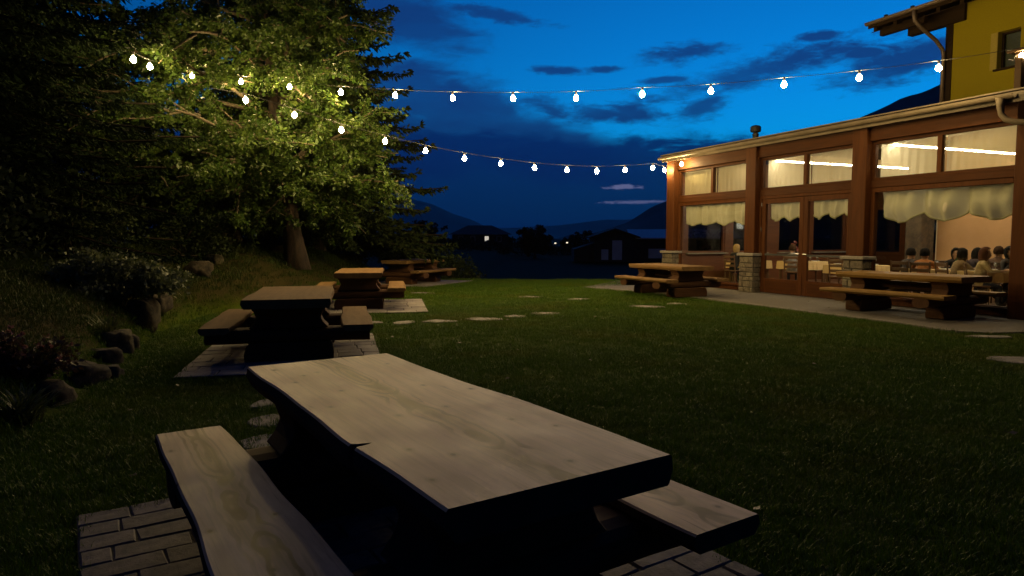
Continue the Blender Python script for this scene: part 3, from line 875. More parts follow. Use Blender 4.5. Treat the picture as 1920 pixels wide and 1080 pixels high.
# left end wall with four windows (inside seen through the glazing)
sx0, sx1 = S1 - .02, S1 + .16
ew = [(.35, 1.85), (2.15, 3.55), (4.1, 5.35), (5.65, 7.2)]
mb = MB().box(sx0, sx1, .14, 7.6, .0, 1.0)
mb.box(sx0, sx1, .14, 7.6, 2.5, 3.9)
prev = .14
for e0, e1 in ew:
    mb.box(sx0, sx1, prev, e0, 1.0, 2.5); prev = e1
mb.box(sx0, sx1, prev, 7.6, 1.0, 2.5)
part('end_wall', mb, M['framey'])
for e0, e1 in ew:
    wn = part('end_window', MB().box(sx0 + .03, sx1 - .03, e0, e0 + .06, 1.0, 2.5).box(sx0 + .03, sx1 - .03, e1 - .06, e1, 1.0, 2.5)
              .box(sx0 + .03, sx1 - .03, e0 + .06, e1 - .06, 1.0, 1.06).box(sx0 + .03, sx1 - .03, e0 + .06, e1 - .06, 2.44, 2.5), M['framey'], bevel=.004)
    MB().box(S1 + .05, S1 + .056, e0 + .06, e1 - .06, 1.06, 2.44).build('pane', M['darkglass'], wn)
    MB().box(sx1 - .002, sx1 + .12, e0 - .05, e1 + .05, .965, 1.005).build('sill', M['cap'], wn, bevel=.006)
# rear wall of the deep part, with windows; then the old house wall (peach) at e=5 for s > -12.8
rw = [(-17.2, -15.85), (-15.2, -14.3)]
mb = MB().box(S1 + .16, -12.8, 7.45, 7.6, 0, .95).box(S1 + .16, -12.8, 7.45, 7.6, 2.5, 4.5)
prev = S1 + .16
for a, b in rw: mb.box(prev, a, 7.45, 7.6, .95, 2.5); prev = b
mb.box(prev, -12.8, 7.45, 7.6, .95, 2.5)
part('rear_wall', mb, M['framex'])
for a, b in rw:
    wn = part('rear_window', MB().box(a, a + .06, 7.47, 7.57, .95, 2.5).box(b - .06, b, 7.47, 7.57, .95, 2.5).box(a + .06, b - .06, 7.47, 7.57, .95, 1.01).box(a + .06, b - .06, 7.47, 7.57, 2.44, 2.5), M['frame'])
    MB().box(a + .06, b - .06, 7.515, 7.521, 1.01, 2.44).build('pane', M['darkglass'], wn)
part('inner_wall', MB().box(-12.80, -9.05, 4.90, 4.998, .03, 4.2), M['peach'])
part('inner_wall_side', MB().box(-12.83, -12.80, 4.90, 7.5, .03, 4.2), M['cream'])
part('inner_post', MB().box(-9.05, -8.70, 4.75, 4.998, .03, 4.2), M['frame'], bevel=.01)
part('inner_wall', MB().box(-8.70, -4.0, 4.90, 4.998, .03, 4.2), simple('sage_wall', (0.34, 0.38, 0.27), (0.3, 0.34, 0.24), 3, .8))
part('right_wall', MB().box(-4.12, -4.0, .1, 4.9, .03, 4.2), M['cream'])
# rubble-and-timber column at the corner of the old house
part('inner_column', MB().box(-13.35, -12.86, 4.35, 4.88, .03, 3.6), simple('dark_rubble', (0.10, 0.065, 0.035), (0.04, 0.028, 0.016), 7, 0.9, 0.9), bevel=.03)

# things fixed to or standing on the roof
vp = empty('flue_pipe', bl(-16.6, 1.9, rz(1.9)), BROT); tag(vp, 'short black flue pipe with a cap standing on the pavilion roof', 'flue')
MB().lathe([(.09, -.05), (.09, .42), (.10, .42), (.10, .46), (.075, .46), (.075, .52)], 12).build('pipe', M['darkmetal'], vp, smooth=False)
MB().lathe([(.07, .50), (.15, .52), (.16, .55), (.16, .66), (.12, .70), (.05, .72)], 12).build('cowl', M['darkmetal'], vp)
sp = empty('roof_post', bl(-7.80, -.22, 4.07), BROT); tag(sp, 'dark wooden post with a flat cap at the roof edge holding the light string', 'post')
MB().box(-.06, .06, -.06, .06, 0, .66).build('shaft', M['brown'], sp, bevel=.008)
MB().box(-.17, .13, -.13, .13, .66, .70).build('cap', M['brown'], sp, bevel=.008)
MB().tube([(-.06, -.03, .52), (-.14, -.10, .55)], .012, 6).build('hook', M['steel'], sp)
sg = empty('red_sign', bl(-7.46, -.115, 2.02), BROT); tag(sg, 'small red notice sign on the grey cladding by the last post', 'sign')
MB().box(-.14, .14, -.008, .0, -.17, .17).build('plate', M['sign'], sg)
for k, (zz_, ww) in enumerate(((.08, .10), (.03, .07), (-.03, .09), (-.08, .06))):
    MB().box(-ww, ww, -.011, -.0085, zz_ - .012, zz_ + .012).build('print_line', M['white'], sg)

# ---- curtains
def curtain(name, s0, s1, ztop, zhem, e, scallops, amp, label, group, mat, fold=0.02, nfold=18, seed=0, billow=0.0):
    rng = random.Random(seed); nxx, nzz = max(24, int((s1 - s0) * 42)), 18
    vs = []; ph = rng.uniform(0, 6)
    for j in range(nzz + 1):
        f = j / nzz
        for i in range(nxx + 1):
            u = i / nxx; s = s0 + (s1 - s0) * u
            if scallops:
                lob = abs(math.sin(math.pi * u * scallops))
                hem = zhem + amp * (1 - lob ** .8) + .02 * math.sin(u * 17 + ph)
                gather = math.exp(-((u * scallops) % 1.0 - 0) ** 2 / .006) + math.exp(-((u * scallops) % 1.0 - 1) ** 2 / .006)
            else:
                hem = zhem; gather = 0; lob = 0
            z = ztop + (hem - ztop) * f
            dy = fold * math.sin(u * nfold * 2 * math.pi + ph + 1.3 * math.sin(u * 5)) * (.5 + .5 * f)
            dy += fold * .5 * math.sin(u * nfold * 4.7 + f * 3)
            dy -= billow * lob * math.sin(math.pi * min(1, f * 1.02)) * f ** .7
            dy += .075 * gather * f ** .6
            s += .05 * math.sin(math.pi * 2 * u * max(scallops, 0)) * f * (1 if scallops else 0)
            vs.append((s, e + dy, z))
    fs = []
    for j in range(nzz):
        for i in range(nxx):
            a = j * (nxx + 1) + i; fs.append((a, a + 1, a + nxx + 2, a + nxx + 1))
    c = Vector(((s0 + s1) / 2, e, ztop))
    vs = [(x - c.x, y - c.y, z - c.z) for x, y, z in vs]
    o = MB().add(vs, fs).build(name, mat, None, smooth=True)
    if scallops:
        MB().tube([Vector(vs[nzz * (nxx + 1) + i]) - Vector((0, .004, .004)) for i in range(nxx + 1)], .016, 6).build('hem', M['hem'], o, smooth=True)
    o.location = bl(c.x, c.y, c.z); o.rotation_euler = (0, 0, BROT)
    tag(o, label, 'curtain', group)


gb = 'gathered cream blinds in the lower windows'
curtain('balloon_curtain', S1 + .28, S2 - .28, 2.55, 1.86, .13, 4, .10, 'cream scalloped blind in the wide window left of the doors', gb, M['curtain'], .026, 11, 1, .06)
a, b = S2 + PW + .2, (S2 + S3) / 2 - .12
curtain('balloon_curtain', a, b, 2.50, 1.92, .09, 2.5, .11, 'cream scalloped blind on the left glazed door leaf', gb, M['curtain'], .022, 7, 2, .05)
a, b = (S2 + S3) / 2 + .12, S3 - PW - .2
curtain('balloon_curtain', a, b, 2.50, 1.95, .09, 2.5, .11, 'cream scalloped blind on the right glazed door leaf', gb, M['curtain'], .022, 7, 3, .05)
curtain('balloon_curtain', S3 + .28, S4 - .28, 2.55, 1.83,   .15, 3, .17, 'wide cream swagged blind above the diners in the big window', gb, M['curtain'], .045, 8, 4, .20)
gs = 'sheer curtains in the upper windows'
names = ['left of the doors', 'above the doors', 'above the dining window']
for k, (a, b) in enumerate(bays):
    mid = (a + b) / 2
    for q, (p0, p1) in enumerate(((a + PW + .05, mid - .02), (mid + .02, b - PW - .05))):
        curtain('sheer_curtain', p0, p1, 3.55, 2.76, .16, 0, 0, 'sheer cream curtain in the %s upper pane %s' % (('farther', 'nearer')[q], names[k]), gs, M['sheer'], .007, 9, 10 + k * 2 + q)

# ------------------------------------------------------------------ yellow house behind
HE = 5.0
HS = -12.83
YH = empty('yellow_house', bl(0, 0), BROT); tag(YH, 'yellow rendered house with dark overhanging eaves rising behind the pavilion roof', 'house')
ws, we_, z0w, z1w = -11.50, -10.96, 5.74, 6.66
H1 = 7.9
mb = MB().box(HS, ws, HE, HE + .3, 4.4, H1).box(we_, -2, HE, HE + .3, 4.4, H1).box(ws, we_, HE, HE + .3, 4.4, z0w).box(ws, we_, HE, HE + .3, z1w, H1)
mb.box(HS, HS + .3, HE + .3, 13, 4.4, H1)
part('wall', mb, M['yellow'], YH)
part('corner_board', MB().box(HS - .03, HS + .16, HE - .03, HE - .002, 4.4, H1), M['brown'], YH)
wn = part('window', MB().box(ws, ws + .05, HE + .16, HE + .22, z0w, z1w).box(we_ - .05, we_, HE + .16, HE + .22, z0w, z1w).box(ws + .05, we_ - .05, HE + .16, HE + .22, z0w, z0w + .05).box(ws + .05, we_ - .05, HE + .16, HE + .22, z1w - .05, z1w), M['brown'], YH)
MB().box(ws + .05, we_ - .05, HE + .19, HE + .196, z0w + .05, z1w - .05).build('pane', M['glass'], wn)
MB().box(ws + .05, we_ - .05, HE + .24, HE + .25, z0w + .05, z1w - .05).build('blind', simple('grey_blind', (.10, .11, .08), None, 5, .8), wn)
MB().box(ws - .06, we_ + .06, HE - .07, HE + .16, z0w - .05, z0w - .002).build('sill', M['brown'], wn, bevel=.006)
MB().box(ws - .17, ws - .001, HE - .012, HE - .002, z0w, z1w).build('reveal_trim', M['yellow2'], wn)
# roof over it: eave towards the lawn
EE = HE - 1.0; RSL = 0.36
def hz(e): return 7.58 + RSL * (e - EE)
RL = -14.45
hr = part('roof', MB().add([(RL, EE, hz(EE) - .12), (-1, EE, hz(EE) - .12), (-1, 9.2, hz(9.2) - .12), (RL, 9.2, hz(9.2) - .12),
                            (RL, EE, hz(EE)), (-1, EE, hz(EE)), (-1, 9.2, hz(9.2)), (RL, 9.2, hz(9.2)), ],
                           [(0, 3, 2, 1), (4, 5, 6, 7), (0, 1, 5, 4), (1, 2, 6, 5), (2, 3, 7, 6), (3, 0, 4, 7)]), M['rooftile'], YH)
for s in np.arange(RL + .12, -9.5, .62):
    MB().add([(s - .05, EE + .08, hz(EE) - .24), (s + .05, EE + .08, hz(EE) - .24), (s + .05, HE, hz(HE) - .24), (s - .05, HE, hz(HE) - .24),
              (s - .05, EE + .08, hz(EE) - .123), (s + .05, EE + .08, hz(EE) - .123), (s + .05, HE, hz(HE) - .123), (s - .05, HE, hz(HE) - .123)],
             [(0, 3, 2, 1), (4, 5, 6, 7), (0, 1, 5, 4), (1, 2, 6, 5), (2, 3, 7, 6), (3, 0, 4, 7)]).build('rafter', M['brown'], hr)
MB().add([(RL + .02, EE + .06, hz(EE) - .26), (-1, EE + .06, hz(EE) - .26), (-1, HE + .05, hz(HE) - .26), (RL + .02, HE + .05, hz(HE) - .26), (RL + .02, EE + .06, hz(EE) - .243), (-1, EE + .06, hz(EE) - .243), (-1, HE + .05, hz(HE) - .243), (RL + .02, HE + .05, hz(HE) - .243)],
         [(0, 3, 2, 1), (4, 5, 6, 7), (0, 1, 5, 4), (1, 2, 6, 5), (2, 3, 7, 6), (3, 0, 4, 7)]).build('soffit_board', M['brown'], hr)
MB().box(RL - .02, -1, EE - .04, EE, hz(EE) - .15, hz(EE) + .02).build('fascia_board', M['brown'], hr)
MB().box(-13.95, HS + .5, HE - .10, HE + .12, 7.2, 7.66).build('wall_plate', M['brown'], hr, bevel=.01)
MB().box(-14.35, -13.0, HE - .72, HE - .56, 7.24, 7.46).build('purlin', M['brown'], hr, bevel=.01)
gp = [(EE - .11 + .07 * math.cos(q), hz(EE) + .0 + .085 * math.sin(q)) for q in np.linspace(math.pi, 2 * math.pi, 9)]
gi = [(EE - .11 + .062 * math.cos(q), hz(EE) + .0 + .078 * math.sin(q)) for q in np.linspace(2 * math.pi, math.pi, 9)]
MB().prism(gp + gi, RL - .03, -1, 'x').build('gutter', M['copper'], hr)
for s in (-14.0, -13.2, -11.6, -10.2): MB().box(s - .04, s + .04, EE + .05, EE + .12, hz(EE) + .02, hz(EE) + .13).build('snow_guard', M['darkmetal'], hr)
part('downpipe', MB().tube([(-13.0, EE - .11, 7.52), (-13.0, EE - .11, 7.38), (-12.99, EE - .08, 7.24), (-12.95, EE + .1, 7.08), (-12.90, HE - .35, 6.78), (-12.87, HE - .12, 6.56), (-12.86, HE - .085, 6.4), (-12.86, HE - .085, 4.5)], .05, 10), M['copper'], YH, smooth=True)

# ------------------------------------------------------------------ festoon lights
def festoon(bulbs, ends, label, post_bulbs=()):
    """bulbs: list of world points of bulb centres; cable runs 0.13 m above"""
    root = empty('festoon_string', bulbs[0] + Vector((0, 0, .13)))
    tag(root, label, 'string lights', 'festoon light strings over the lawn')
    o0 = root.location.copy()
    pts = [ends[0]] + [p + Vector((0, 0, .135)) for p in bulbs] + [ends[1]]
    dense = []
    for i in range(len(pts) - 1):
        a, b = pts[i], pts[i + 1]; L = (b - a).length
        for k in range(4):
            f = k / 4; p = a.lerp(b, f); p.z -= 0.03 * L * f * (1 - f) * .8; dense.append(p - o0)
    dense.append(pts[-1] - o0)
    MB().tube(dense, .0055, 5).build('cable', M['plastic'], root)
    gm = None
    for i, p in enumerate(bulbs):
        if gm is None:
            prof = [(.0135, .070), (.026, .050), (.042, .030), (.051, .000), (.043, -.034), (.022, -.051), (.004, -.055)]
            g = MB().lathe(prof, 9).build('bulb', M['bulb'], root, smooth=True)
            s_ = MB().lathe([(.008, .145), (.019, .135), (.021, .075), (.016, .069)], 10).build('socket', M['plastic'], g)
            gm = (g.data, s_.data); g.location = p - o0
        else:
            g = bpy.data.objects.new('bulb', gm[0]); COL.objects.link(g); g.parent = root; g.location = p - o0
            s_ = bpy.data.objects.new('socket', gm[1]); COL.objects.link(s_); s_.parent = g
        sw = rnd.uniform(-.06, .06); g.rotation_euler = (sw, rnd.uniform(-.06, .06), 0)


A = [(1916, 104), (1760, 128), (1611, 146), (1470, 159), (1333, 171), (1204, 177), (1080, 184), (962, 185), (849, 184), (741, 179), (639, 173), (543, 163), (452, 153), (360, 142), (281, 125), (250, 112)]
bulA = []
for k, (a, b) in enumerate(A):
    Y = 12.2 * (1 + .0272 * k)
    if k == 14: Y = 13.8
    if k == 15: Y = 12.4
    bulA.append(at_y(a, b, Y))
festoon(bulA, (bl(-7.86, -.30, 4.62), bulA[-1] + Vector((-1.2, .6, .4))), 'long front string of lit bulbs from the roof post to the lit tree')
Bp = [(1300, 309), (1270, 311), (1224, 315), (1172, 319), (1119, 321), (1063, 319), (1002, 315), (939, 307), (871, 297), (798, 283), (722, 265), (640, 244), (552, 216), (461, 188)]
bulB = []
for k, (a, b) in enumerate(Bp):
    Y = 20.3 * (1 - .0265 * (k - 1))
    bulB.append(at_y(a, b, Y))
q1 = to_local(bulB[1]); q0 = to_local(bulB[0])
bulB[1] = bl(S1 - .12, -.36, bulB[1].z); bulB[0] = bl(S1 + .75, -.36, bulB[0].z + .02)
festoon(bulB, (bl(S1 + 1.1, -.24, 3.84), bulB[-1] + Vector((-.9, .5, .35))), 'rear string of lit bulbs from the pavilion corner to the lit tree')

# ------------------------------------------------------------------ vegetation
CLEAR = []     # bulbs hang free of the foliage: leaves brushed aside around each and below its open side


def brushed(P):
    keep = np.ones(len(P), bool)
    for c in CLEAR:
        for f in (0, .25, .5, .8, 1.1, 1.5, 2.0, 2.6, 3.2):
            q = c + np.array([-c[0], -c[1], CAMH - c[2]]) / math.hypot(c[0], c[1]) * f
            keep &= ((P - q) ** 2).sum(1) > (.30 if f == 0 else .17) ** 2
    return keep


def quads_from(P, D, S, W_, rng, droop=0.0):
    """leaf-shaped quads: base P, direction D (unit), length S, half width W_"""
    n = len(P)
    rv = rng.normal(size=(n, 3)); side = np.cross(D, rv); side /= (np.linalg.norm(side, axis=1, keepdims=True) + 1e-9)
    tip = P + D * S[:, None]; tip[:, 2] -= droop * S
    midp = P + D * (S * .45)[:, None]
    l = midp + side * W_[:, None]; r = midp - side * W_[:, None]
    return np.stack([P, l, tip, r], 1).reshape(-1, 3)


def unit(v): return v / (np.linalg.norm(v, axis=-1, keepdims=True) + 1e-9)


def broad_tree(name, x, y, H, crown, label, seed, leafm, nlimb=16, leaves=46000, leaf=0.10, trunk_r=.26, cat='tree', group=None, lean=(0, 0), zbase=None, skirt=0):
    """crown: (cx,cy,cz,rx,ry,rz) relative to trunk foot"""
    rng = np.random.RandomState(seed)
    z0 = gz(x, y) if zbase is None else zbase
    t = empty(name, (x, y, z0)); tag(t, label, cat, group)
    cx, cy, cz, rx, ry, rz_ = crown
    wb = MB()
    top = np.array([cx * .7, cy * .7 + (1.3 if skirt else 0), cz + rz_ * .75])
    base = np.array([0, 0, -.1])
    tp = [base + (top - base) * f + np.array([math.sin(f * 5 + seed) * .12 * f, math.cos(f * 4) * .1 * f, 0]) for f in np.linspace(0, 1, 9)]
    tr = MB().tube(tp, [trunk_r * 1.45, trunk_r * 1.05, trunk_r * .92] + [trunk_r * (1 - .13 * k) for k in range(1, 7)], 28)
    to = tr.build('trunk', M['bark'], t, smooth=True)
    for v in to.data.vertices:      # bark ridges and root flare
        a_ = math.atan2(v.co.y, v.co.x); k_ = 1 + .08 * math.sin(a_ * 5 + v.co.z) + .10 * mnoise.noise(Vector((v.co.x * 6, v.co.y * 6, v.co.z * 1.5)))
        k_ *= 1 + .16 * math.exp(-max(v.co.z, 0) / .25) * (.6 + .4 * math.sin(a_ * 3 + 1))
        cx2 = v.co.x - (v.co.x * .0); v.co.x *= k_ if v.co.z < 1.5 else 1; v.co.y *= k_ if v.co.z < 1.5 else 1
    segs = []
    for i in range(nlimb + skirt):
        low = i >= nlimb
        f = .22 + .74 * (i + rng.rand() * .6) / nlimb
        st = base + (top - base) * f
        q = i * 2.4 + rng.rand() * .8
        tgt = np.array([cx + rx * math.cos(q) * .86, cy + ry * math.sin(q) * .86, cz + rz_ * (-.95 + 1.75 * f + rng.uniform(-.22, .1))])
        if low:      # low drooping limbs hiding most of the trunk
            f = rng.uniform(.24, .4); st = base + (top - base) * f
            tgt = np.array([cx + rx * math.cos(q) * rng.uniform(.35, .95), cy + ry * math.sin(q) * rng.uniform(.4, 1.0), rng.uniform(1.25, 2.3)])
        pts = []
        for g in np.linspace(0, 1, 7):
            p = st + (tgt - st) * g; p[2] += math.sin(g * math.pi) * .35 * rng.uniform(.2, 1); p += rng.normal(0, .05, 3) * g
            pts.append(p)
        wb.tube(pts, [(.035 if low else .06) * (1 - .8 * g) + .010 for g in np.linspace(0, 1, 7)], 6)
        segs.append((pts, 1))
        for b in range(8):
            g = rng.uniform(.28, 1.0); k = min(5, int(g * 6)); s2 = pts[k] + (pts[k + 1] - pts[k]) * (g * 6 - k)
            d = unit(rng.normal(size=3) * np.array([1, 1, .55]) + unit(tgt - st) * .9)
            L = rng.uniform(.7, 1.5) * (rx / 3.4)
            pp = [s2 + d * L * h + np.array([0, 0, -.12 * h * h + rng.normal(0, .03)]) for h in np.linspace(0, 1, 5)]
            wb.tube(pp, [.022 * (1 - .75 * h) + .004 for h in np.linspace(0, 1, 5)], 5)
            segs.append((pp, 2))
            for c in range(4):
                k = rng.randint(1, 4); s3 = pp[k]
                d3 = unit(rng.normal(size=3) * np.array([1, 1, .5]) + d * .6); L3 = rng.uniform(.3, .75) * (rx / 3.4)
                p3 = [s3 + d3 * L3 * h + np.array([0, 0, -.08 * h * h]) for h in (0, .5, 1)]
                wb.tube(p3, [.009, .006, .003], 4)
                segs.append((p3, 3))
    wb.build('limbs', M['twig'], t, smooth=True)
    # leaves clustered along twigs
    tw = [s for s in segs if s[1] >= 2]
    n_each = max(3, leaves // len(tw)); Ps = []; Ds = []
    for pts, lev in tw:
        pts = np.array(pts); m = int(n_each * (1.25 if lev == 3 else .6))
        u = rng.rand(m) ** .7 * (len(pts) - 1.001); k = u.astype(int)
        p = pts[k] + (pts[k + 1] - pts[k]) * (u - k)[:, None]
        ax = unit(pts[-1] - pts[0])
        d = unit(rng.normal(size=(m, 3)) * np.array([1, 1, .6]) + ax * .5)
        p = p + d * rng.uniform(0, .07, (m, 1)) + rng.normal(0, .05, (m, 3))
        Ps.append(p); Ds.append(d)
    P = np.concatenate(Ps); D = np.concatenate(Ds)
    kp = brushed(P + np.array([x, y, z0])); P = P[kp]; D = D[kp]
    S = rng.uniform(.45, 1.4, len(P)) * leaf
    me_ = fast_mesh('crown', quads_from(P, D, S, S * rng.uniform(.3, .42, len(P)), rng, .15), 4, [leafm])
    link('crown', me_, None, t)
    return t


def spruce_mesh(H, Rr, seed, z_start=.6, dens=1.0, card=.15, foot=(0, 0, 0), wr=.2):
    rng = np.random.RandomState(seed); wb = MB()
    wb.tube([(0, 0, -.2), (0, 0, H * .3), (0, 0, H * .7), (0, 0, H)], [.02 * H, .015 * H, .007 * H, .01], 9)
    Ps = []; Ds = []; Ss = []
    z = z_start; wi = 0
    while z < H * .985:
        f = z / H
        nb = 7 if f < .7 else 5
        for b in range(nb):
            q = wi * .9 + b * 2 * math.pi / nb + rng.uniform(-.25, .25)
            L = Rr * (1 - f) ** .85 * rng.uniform(.72, 1.12) + .12
            zz_ = z + rng.uniform(-.1, .1)
            dirh = np.array([math.cos(q), math.sin(q), 0])
            n = max(4, int(L / .13)); us = np.linspace(0, 1, n)
            dr = (.42 - .5 * f)
            cen = np.stack([dirh[0] * L * us, dirh[1] * L * us, zz_ + L * (-.10 * us - dr * us ** 1.6 + .22 * us ** 4)], -1)
            wb.tube(cen[::max(1, n // 5)], .008 + .012 * (1 - f), 4, False)
            perp = np.array([-dirh[1], dirh[0], 0])
            for i in range(1, n):
                u = us[i]
                for sgn in (-1, 1):
                    tl = (.10 + .34 * L * (1 - u) ** .8 * .62) * rng.uniform(.6, 1.15)
                    tl = min(tl, .62)
                    dd = unit(dirh * .75 + perp * sgn * .8 + np.array([0, 0, -.28 + rng.uniform(-.12, .1)]))
                    m = max(2, int(tl / .075 * dens))
                    v = (np.arange(m) + rng.rand(m)) / m * tl
                    p = cen[i] + dd * v[:, None]; p[:, 2] -= .25 * v ** 2
                    Ps.append(p); Ds.append(unit(dd + rng.normal(0, .42, (m, 3)))); Ss.append(np.full(m, card) * rng.uniform(.7, 1.2, m))
            m = 4
            Ps.append(cen[-1] + rng.normal(0, .02, (m, 3))); Ds.append(unit(dirh + rng.normal(0, .3, (m, 3)))); Ss.append(np.full(m, card))
        z += .26 + .05 * f; wi += 1
    P = np.concatenate(Ps); D = np.concatenate(Ds); S = np.concatenate(Ss)
    kp = brushed(P + np.array(foot)); P = P[kp]; D = D[kp]; S = S[kp]
    return wb, quads_from(P, D, S, S * wr, rng, .1)


def spruce(name, x, y, H, Rr, label, seed, mat, dens=1.0, z_start=.6, card=.15, wr=.2, group='dark spruces on the bank'):
    t = empty(name, (x, y, gz(x, y))); tag(t, label, 'tree', group)
    wb, Vq = spruce_mesh(H, Rr, seed, z_start, dens, card, (x, y, gz(x, y)), wr)
    wb.build('trunk', M['darkbark'], t)
    link('crown', fast_mesh('crown', Vq, 4, [mat]), None, t)
    return t


CLEAR += [np.array(p) for p in bulA[8:] + bulB[8:]]
broad_tree('broadleaf_tree', -5.55, 17.6, 9.5, (-1.55, -.35, 4.5, 3.75, 2.9, 4.0), 'large leafy tree on the bank lit yellow green by the bulbs in its crown', 21, M['leaf'], nlimb=40, leaves=235000, leaf=.088, skirt=16, trunk_r=.21)
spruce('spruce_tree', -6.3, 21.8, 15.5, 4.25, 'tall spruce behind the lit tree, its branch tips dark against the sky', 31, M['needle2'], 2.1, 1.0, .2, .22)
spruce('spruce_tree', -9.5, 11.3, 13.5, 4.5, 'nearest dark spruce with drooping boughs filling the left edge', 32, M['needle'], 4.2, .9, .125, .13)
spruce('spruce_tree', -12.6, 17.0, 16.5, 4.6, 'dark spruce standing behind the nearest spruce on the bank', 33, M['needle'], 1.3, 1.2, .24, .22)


def shrub(name, x, y, rx, ry, h, n, leaf, mat, label, seed, cat='shrub', group=None, z=None, flowers=None, narrow=.38):
    rng = np.random.RandomState(seed)
    z0 = gz(x, y) if z is None else z
    t = empty(name, (x, y, z0)); tag(t, label, cat, group)
    st = MB(); ns = 26
    Ps = []; Ds = []
    tips = []
    for i in range(ns):
        q = rng.rand() * 6.283; e = rng.uniform(.25, 1.0)
        tip = np.array([math.cos(q) * rx * math.sqrt(1 - e * e * .8) * rng.uniform(.7, 1.05), math.sin(q) * ry * math.sqrt(1 - e * e * .8) * rng.uniform(.7, 1.05), h * e * rng.uniform(.75, 1.05)])
        b0 = np.array([math.cos(q) * .08 * rx, math.sin(q) * .08 * ry, -.05])
        pts = [b0 + (tip - b0) * f + np.array([0, 0, .12 * h * math.sin(f * math.pi)]) for f in (0, .35, .7, 1)]
        st.tube(pts, [.012, .009, .006, .003], 5)
        pts = np.array(pts); m = n // ns
        u = rng.rand(m) ** .55 * 2.999; k = u.astype(int)
        p = pts[k] + (pts[k + 1] - pts[k]) * (u - k)[:, None] + rng.normal(0, .12, (m, 3)) * np.array([rx, ry, h]) * .75
        p[:, 2] = np.maximum(p[:, 2], .02)
        Ps.append(p); Ds.append(unit(rng.normal(size=(m, 3)) + np.array([0, 0, .35]) + unit(tip) * .5)); tips.append(tip)
    st.build('stem', M['twig'], t)
    P = np.concatenate(Ps); D = np.concatenate(Ds); S = rng.uniform(.6, 1.3, len(P)) * leaf
    link('crown', fast_mesh('crown', quads_from(P, D, S, S * narrow, rng, .15), 4, [mat]), None, t)
    if flowers:
        m = flowers; ii = rng.randint(0, len(P), m)
        c = P[ii] + np.array([0, 0, .05]) + rng.normal(0, .02, (m, 3))
        pp = np.repeat(c, 5, 0); dd = unit(rng.normal(size=(len(pp), 3)) + np.array([0.2, -.5, .8]))
        s2 = np.full(len(pp), .04)
        link('blossom', fast_mesh('blossom', quads_from(pp, dd, s2, s2 * .45, rng), 4, [M['petal']]), None, t)
    return t


# shrubs and bushes (x,y,rx,ry,h,n,leaf,material,label)
SH = [(-6.1, 10.5, 1.1, .8, .68, 6200, .07, 'pale', 'rounded shrub with pale edged leaves spilling over the boulders'),
      (-4.3, 5.95, .45, .42, .36, 1800, .05, 'redleaf', 'low reddish plant with small pink flowers on the near bank'),
      (-6.3, 7.6, 1.1, 1.0, 1.35, 3600, .08, 'shrub', 'dark leafy bush above the reddish plant at the left edge'),
      (-8.0, 12.6, 1.3, 1.2, 1.5, 3600, .09, 'shrub', 'dark bush under the nearest spruce behind the pale edged shrub'),
      (-7.2, 15.3, 1.1, 1.0, .95, 2600, .08, 'shrub', 'low dark bush on the bank left of the big tree trunk'),
      (-8.6, 20.5, 1.6, 1.3, 1.7, 3600, .11, 'shrub', 'tall dark bush left of the trunk far back on the bank'),
      (-3.9, 25.6, 1.6, 1.2, 1.75, 3800, .12, 'shrub', 'dim grey green bush right behind the farthest picnic table'),
      (-5.6, 24.5, 1.6, 1.2, 2.1, 3800, .12, 'shrub', 'dark bush left of the farthest picnic table under the spruce'),
      (-2.3, 26.4, 1.2, 1.0, 1.45, 3000, .11, 'shrub', 'dark bush to the right of the farthest picnic table')]
for i, (x, y, rx, ry, h, n, lf, mt, lb) in enumerate(SH):
    shrub('flowering_plant' if mt == 'redleaf' else 'garden_shrub', x, y, rx, ry, h, n, lf, M[mt], lb, 60 + i, 'plant' if mt == 'redleaf' else 'shrub', None if mt == 'redleaf' else 'shrubs on the bank', flowers=70 if mt == 'redleaf' else None)


def blade_clump(name, x, y, n, h, spread, mat, label, seed, width=.012, group=None):
    """arching strap leaves"""
    rng = np.random.RandomState(seed); Vq = []
    q = rng.rand(n) * 6.283; ln = h * rng.uniform(.6, 1.2, n); out = spread * rng.uniform(.3, 1.1, n)
    b = rng.normal(0, .05, (n, 2))
    d = np.stack([np.cos(q), np.sin(q)], -1); pr = np.stack([-np.sin(q), np.cos(q)], -1)
    prev = None
    for f0, f1 in ((0, .4), (.4, .75), (.75, 1)):
        def pos(f):
            xy = b + d * (out * f ** 1.5)[:, None]; zz_ = ln * (f * 1.25 - .45 * f * f); return np.concatenate([xy, zz_[:, None]], 1)
        wv = lambda f: width * (1 - f ** 2 * .9)
        p0, p1 = pos(f0), pos(f1); s = np.concatenate([pr, np.zeros((n, 1))], 1)
        Vq.append(np.stack([p0 - s * wv(f0), p0 + s * wv(f0), p1 + s * wv(f1), p1 - s * wv(f1)], 1))
    Vq = np.concatenate(Vq, 0).reshape(-1, 3)
    o = link(name, fast_mesh(name, Vq, 4, [mat]), None)
    o.location = (x, y, gz(x, y) - .01); tag(o, label, 'plant', group)
    return o


blade_clump('grassy_plant', -3.85, 5.25, 130, .34, .34, M['longgrass'], 'strap leaved grassy clump at the lower left below the red plant', 81)
blade_clump('grassy_plant', -4.25, 5.95, 120, .42, .38, M['longgrass'], 'taller grassy clump at the left edge beside the red plant', 82)
blade_clump('grassy_plant', -3.75, 4.35, 110, .26, .3, M['longgrass'], 'short grassy clump nearest the paved corner at the left edge', 83)
blade_clump('grassy_plant', -5.15, 8.6, 90, .36, .3, M['longgrass'], 'small grassy clump between the boulders and the pale edged shrub', 84)

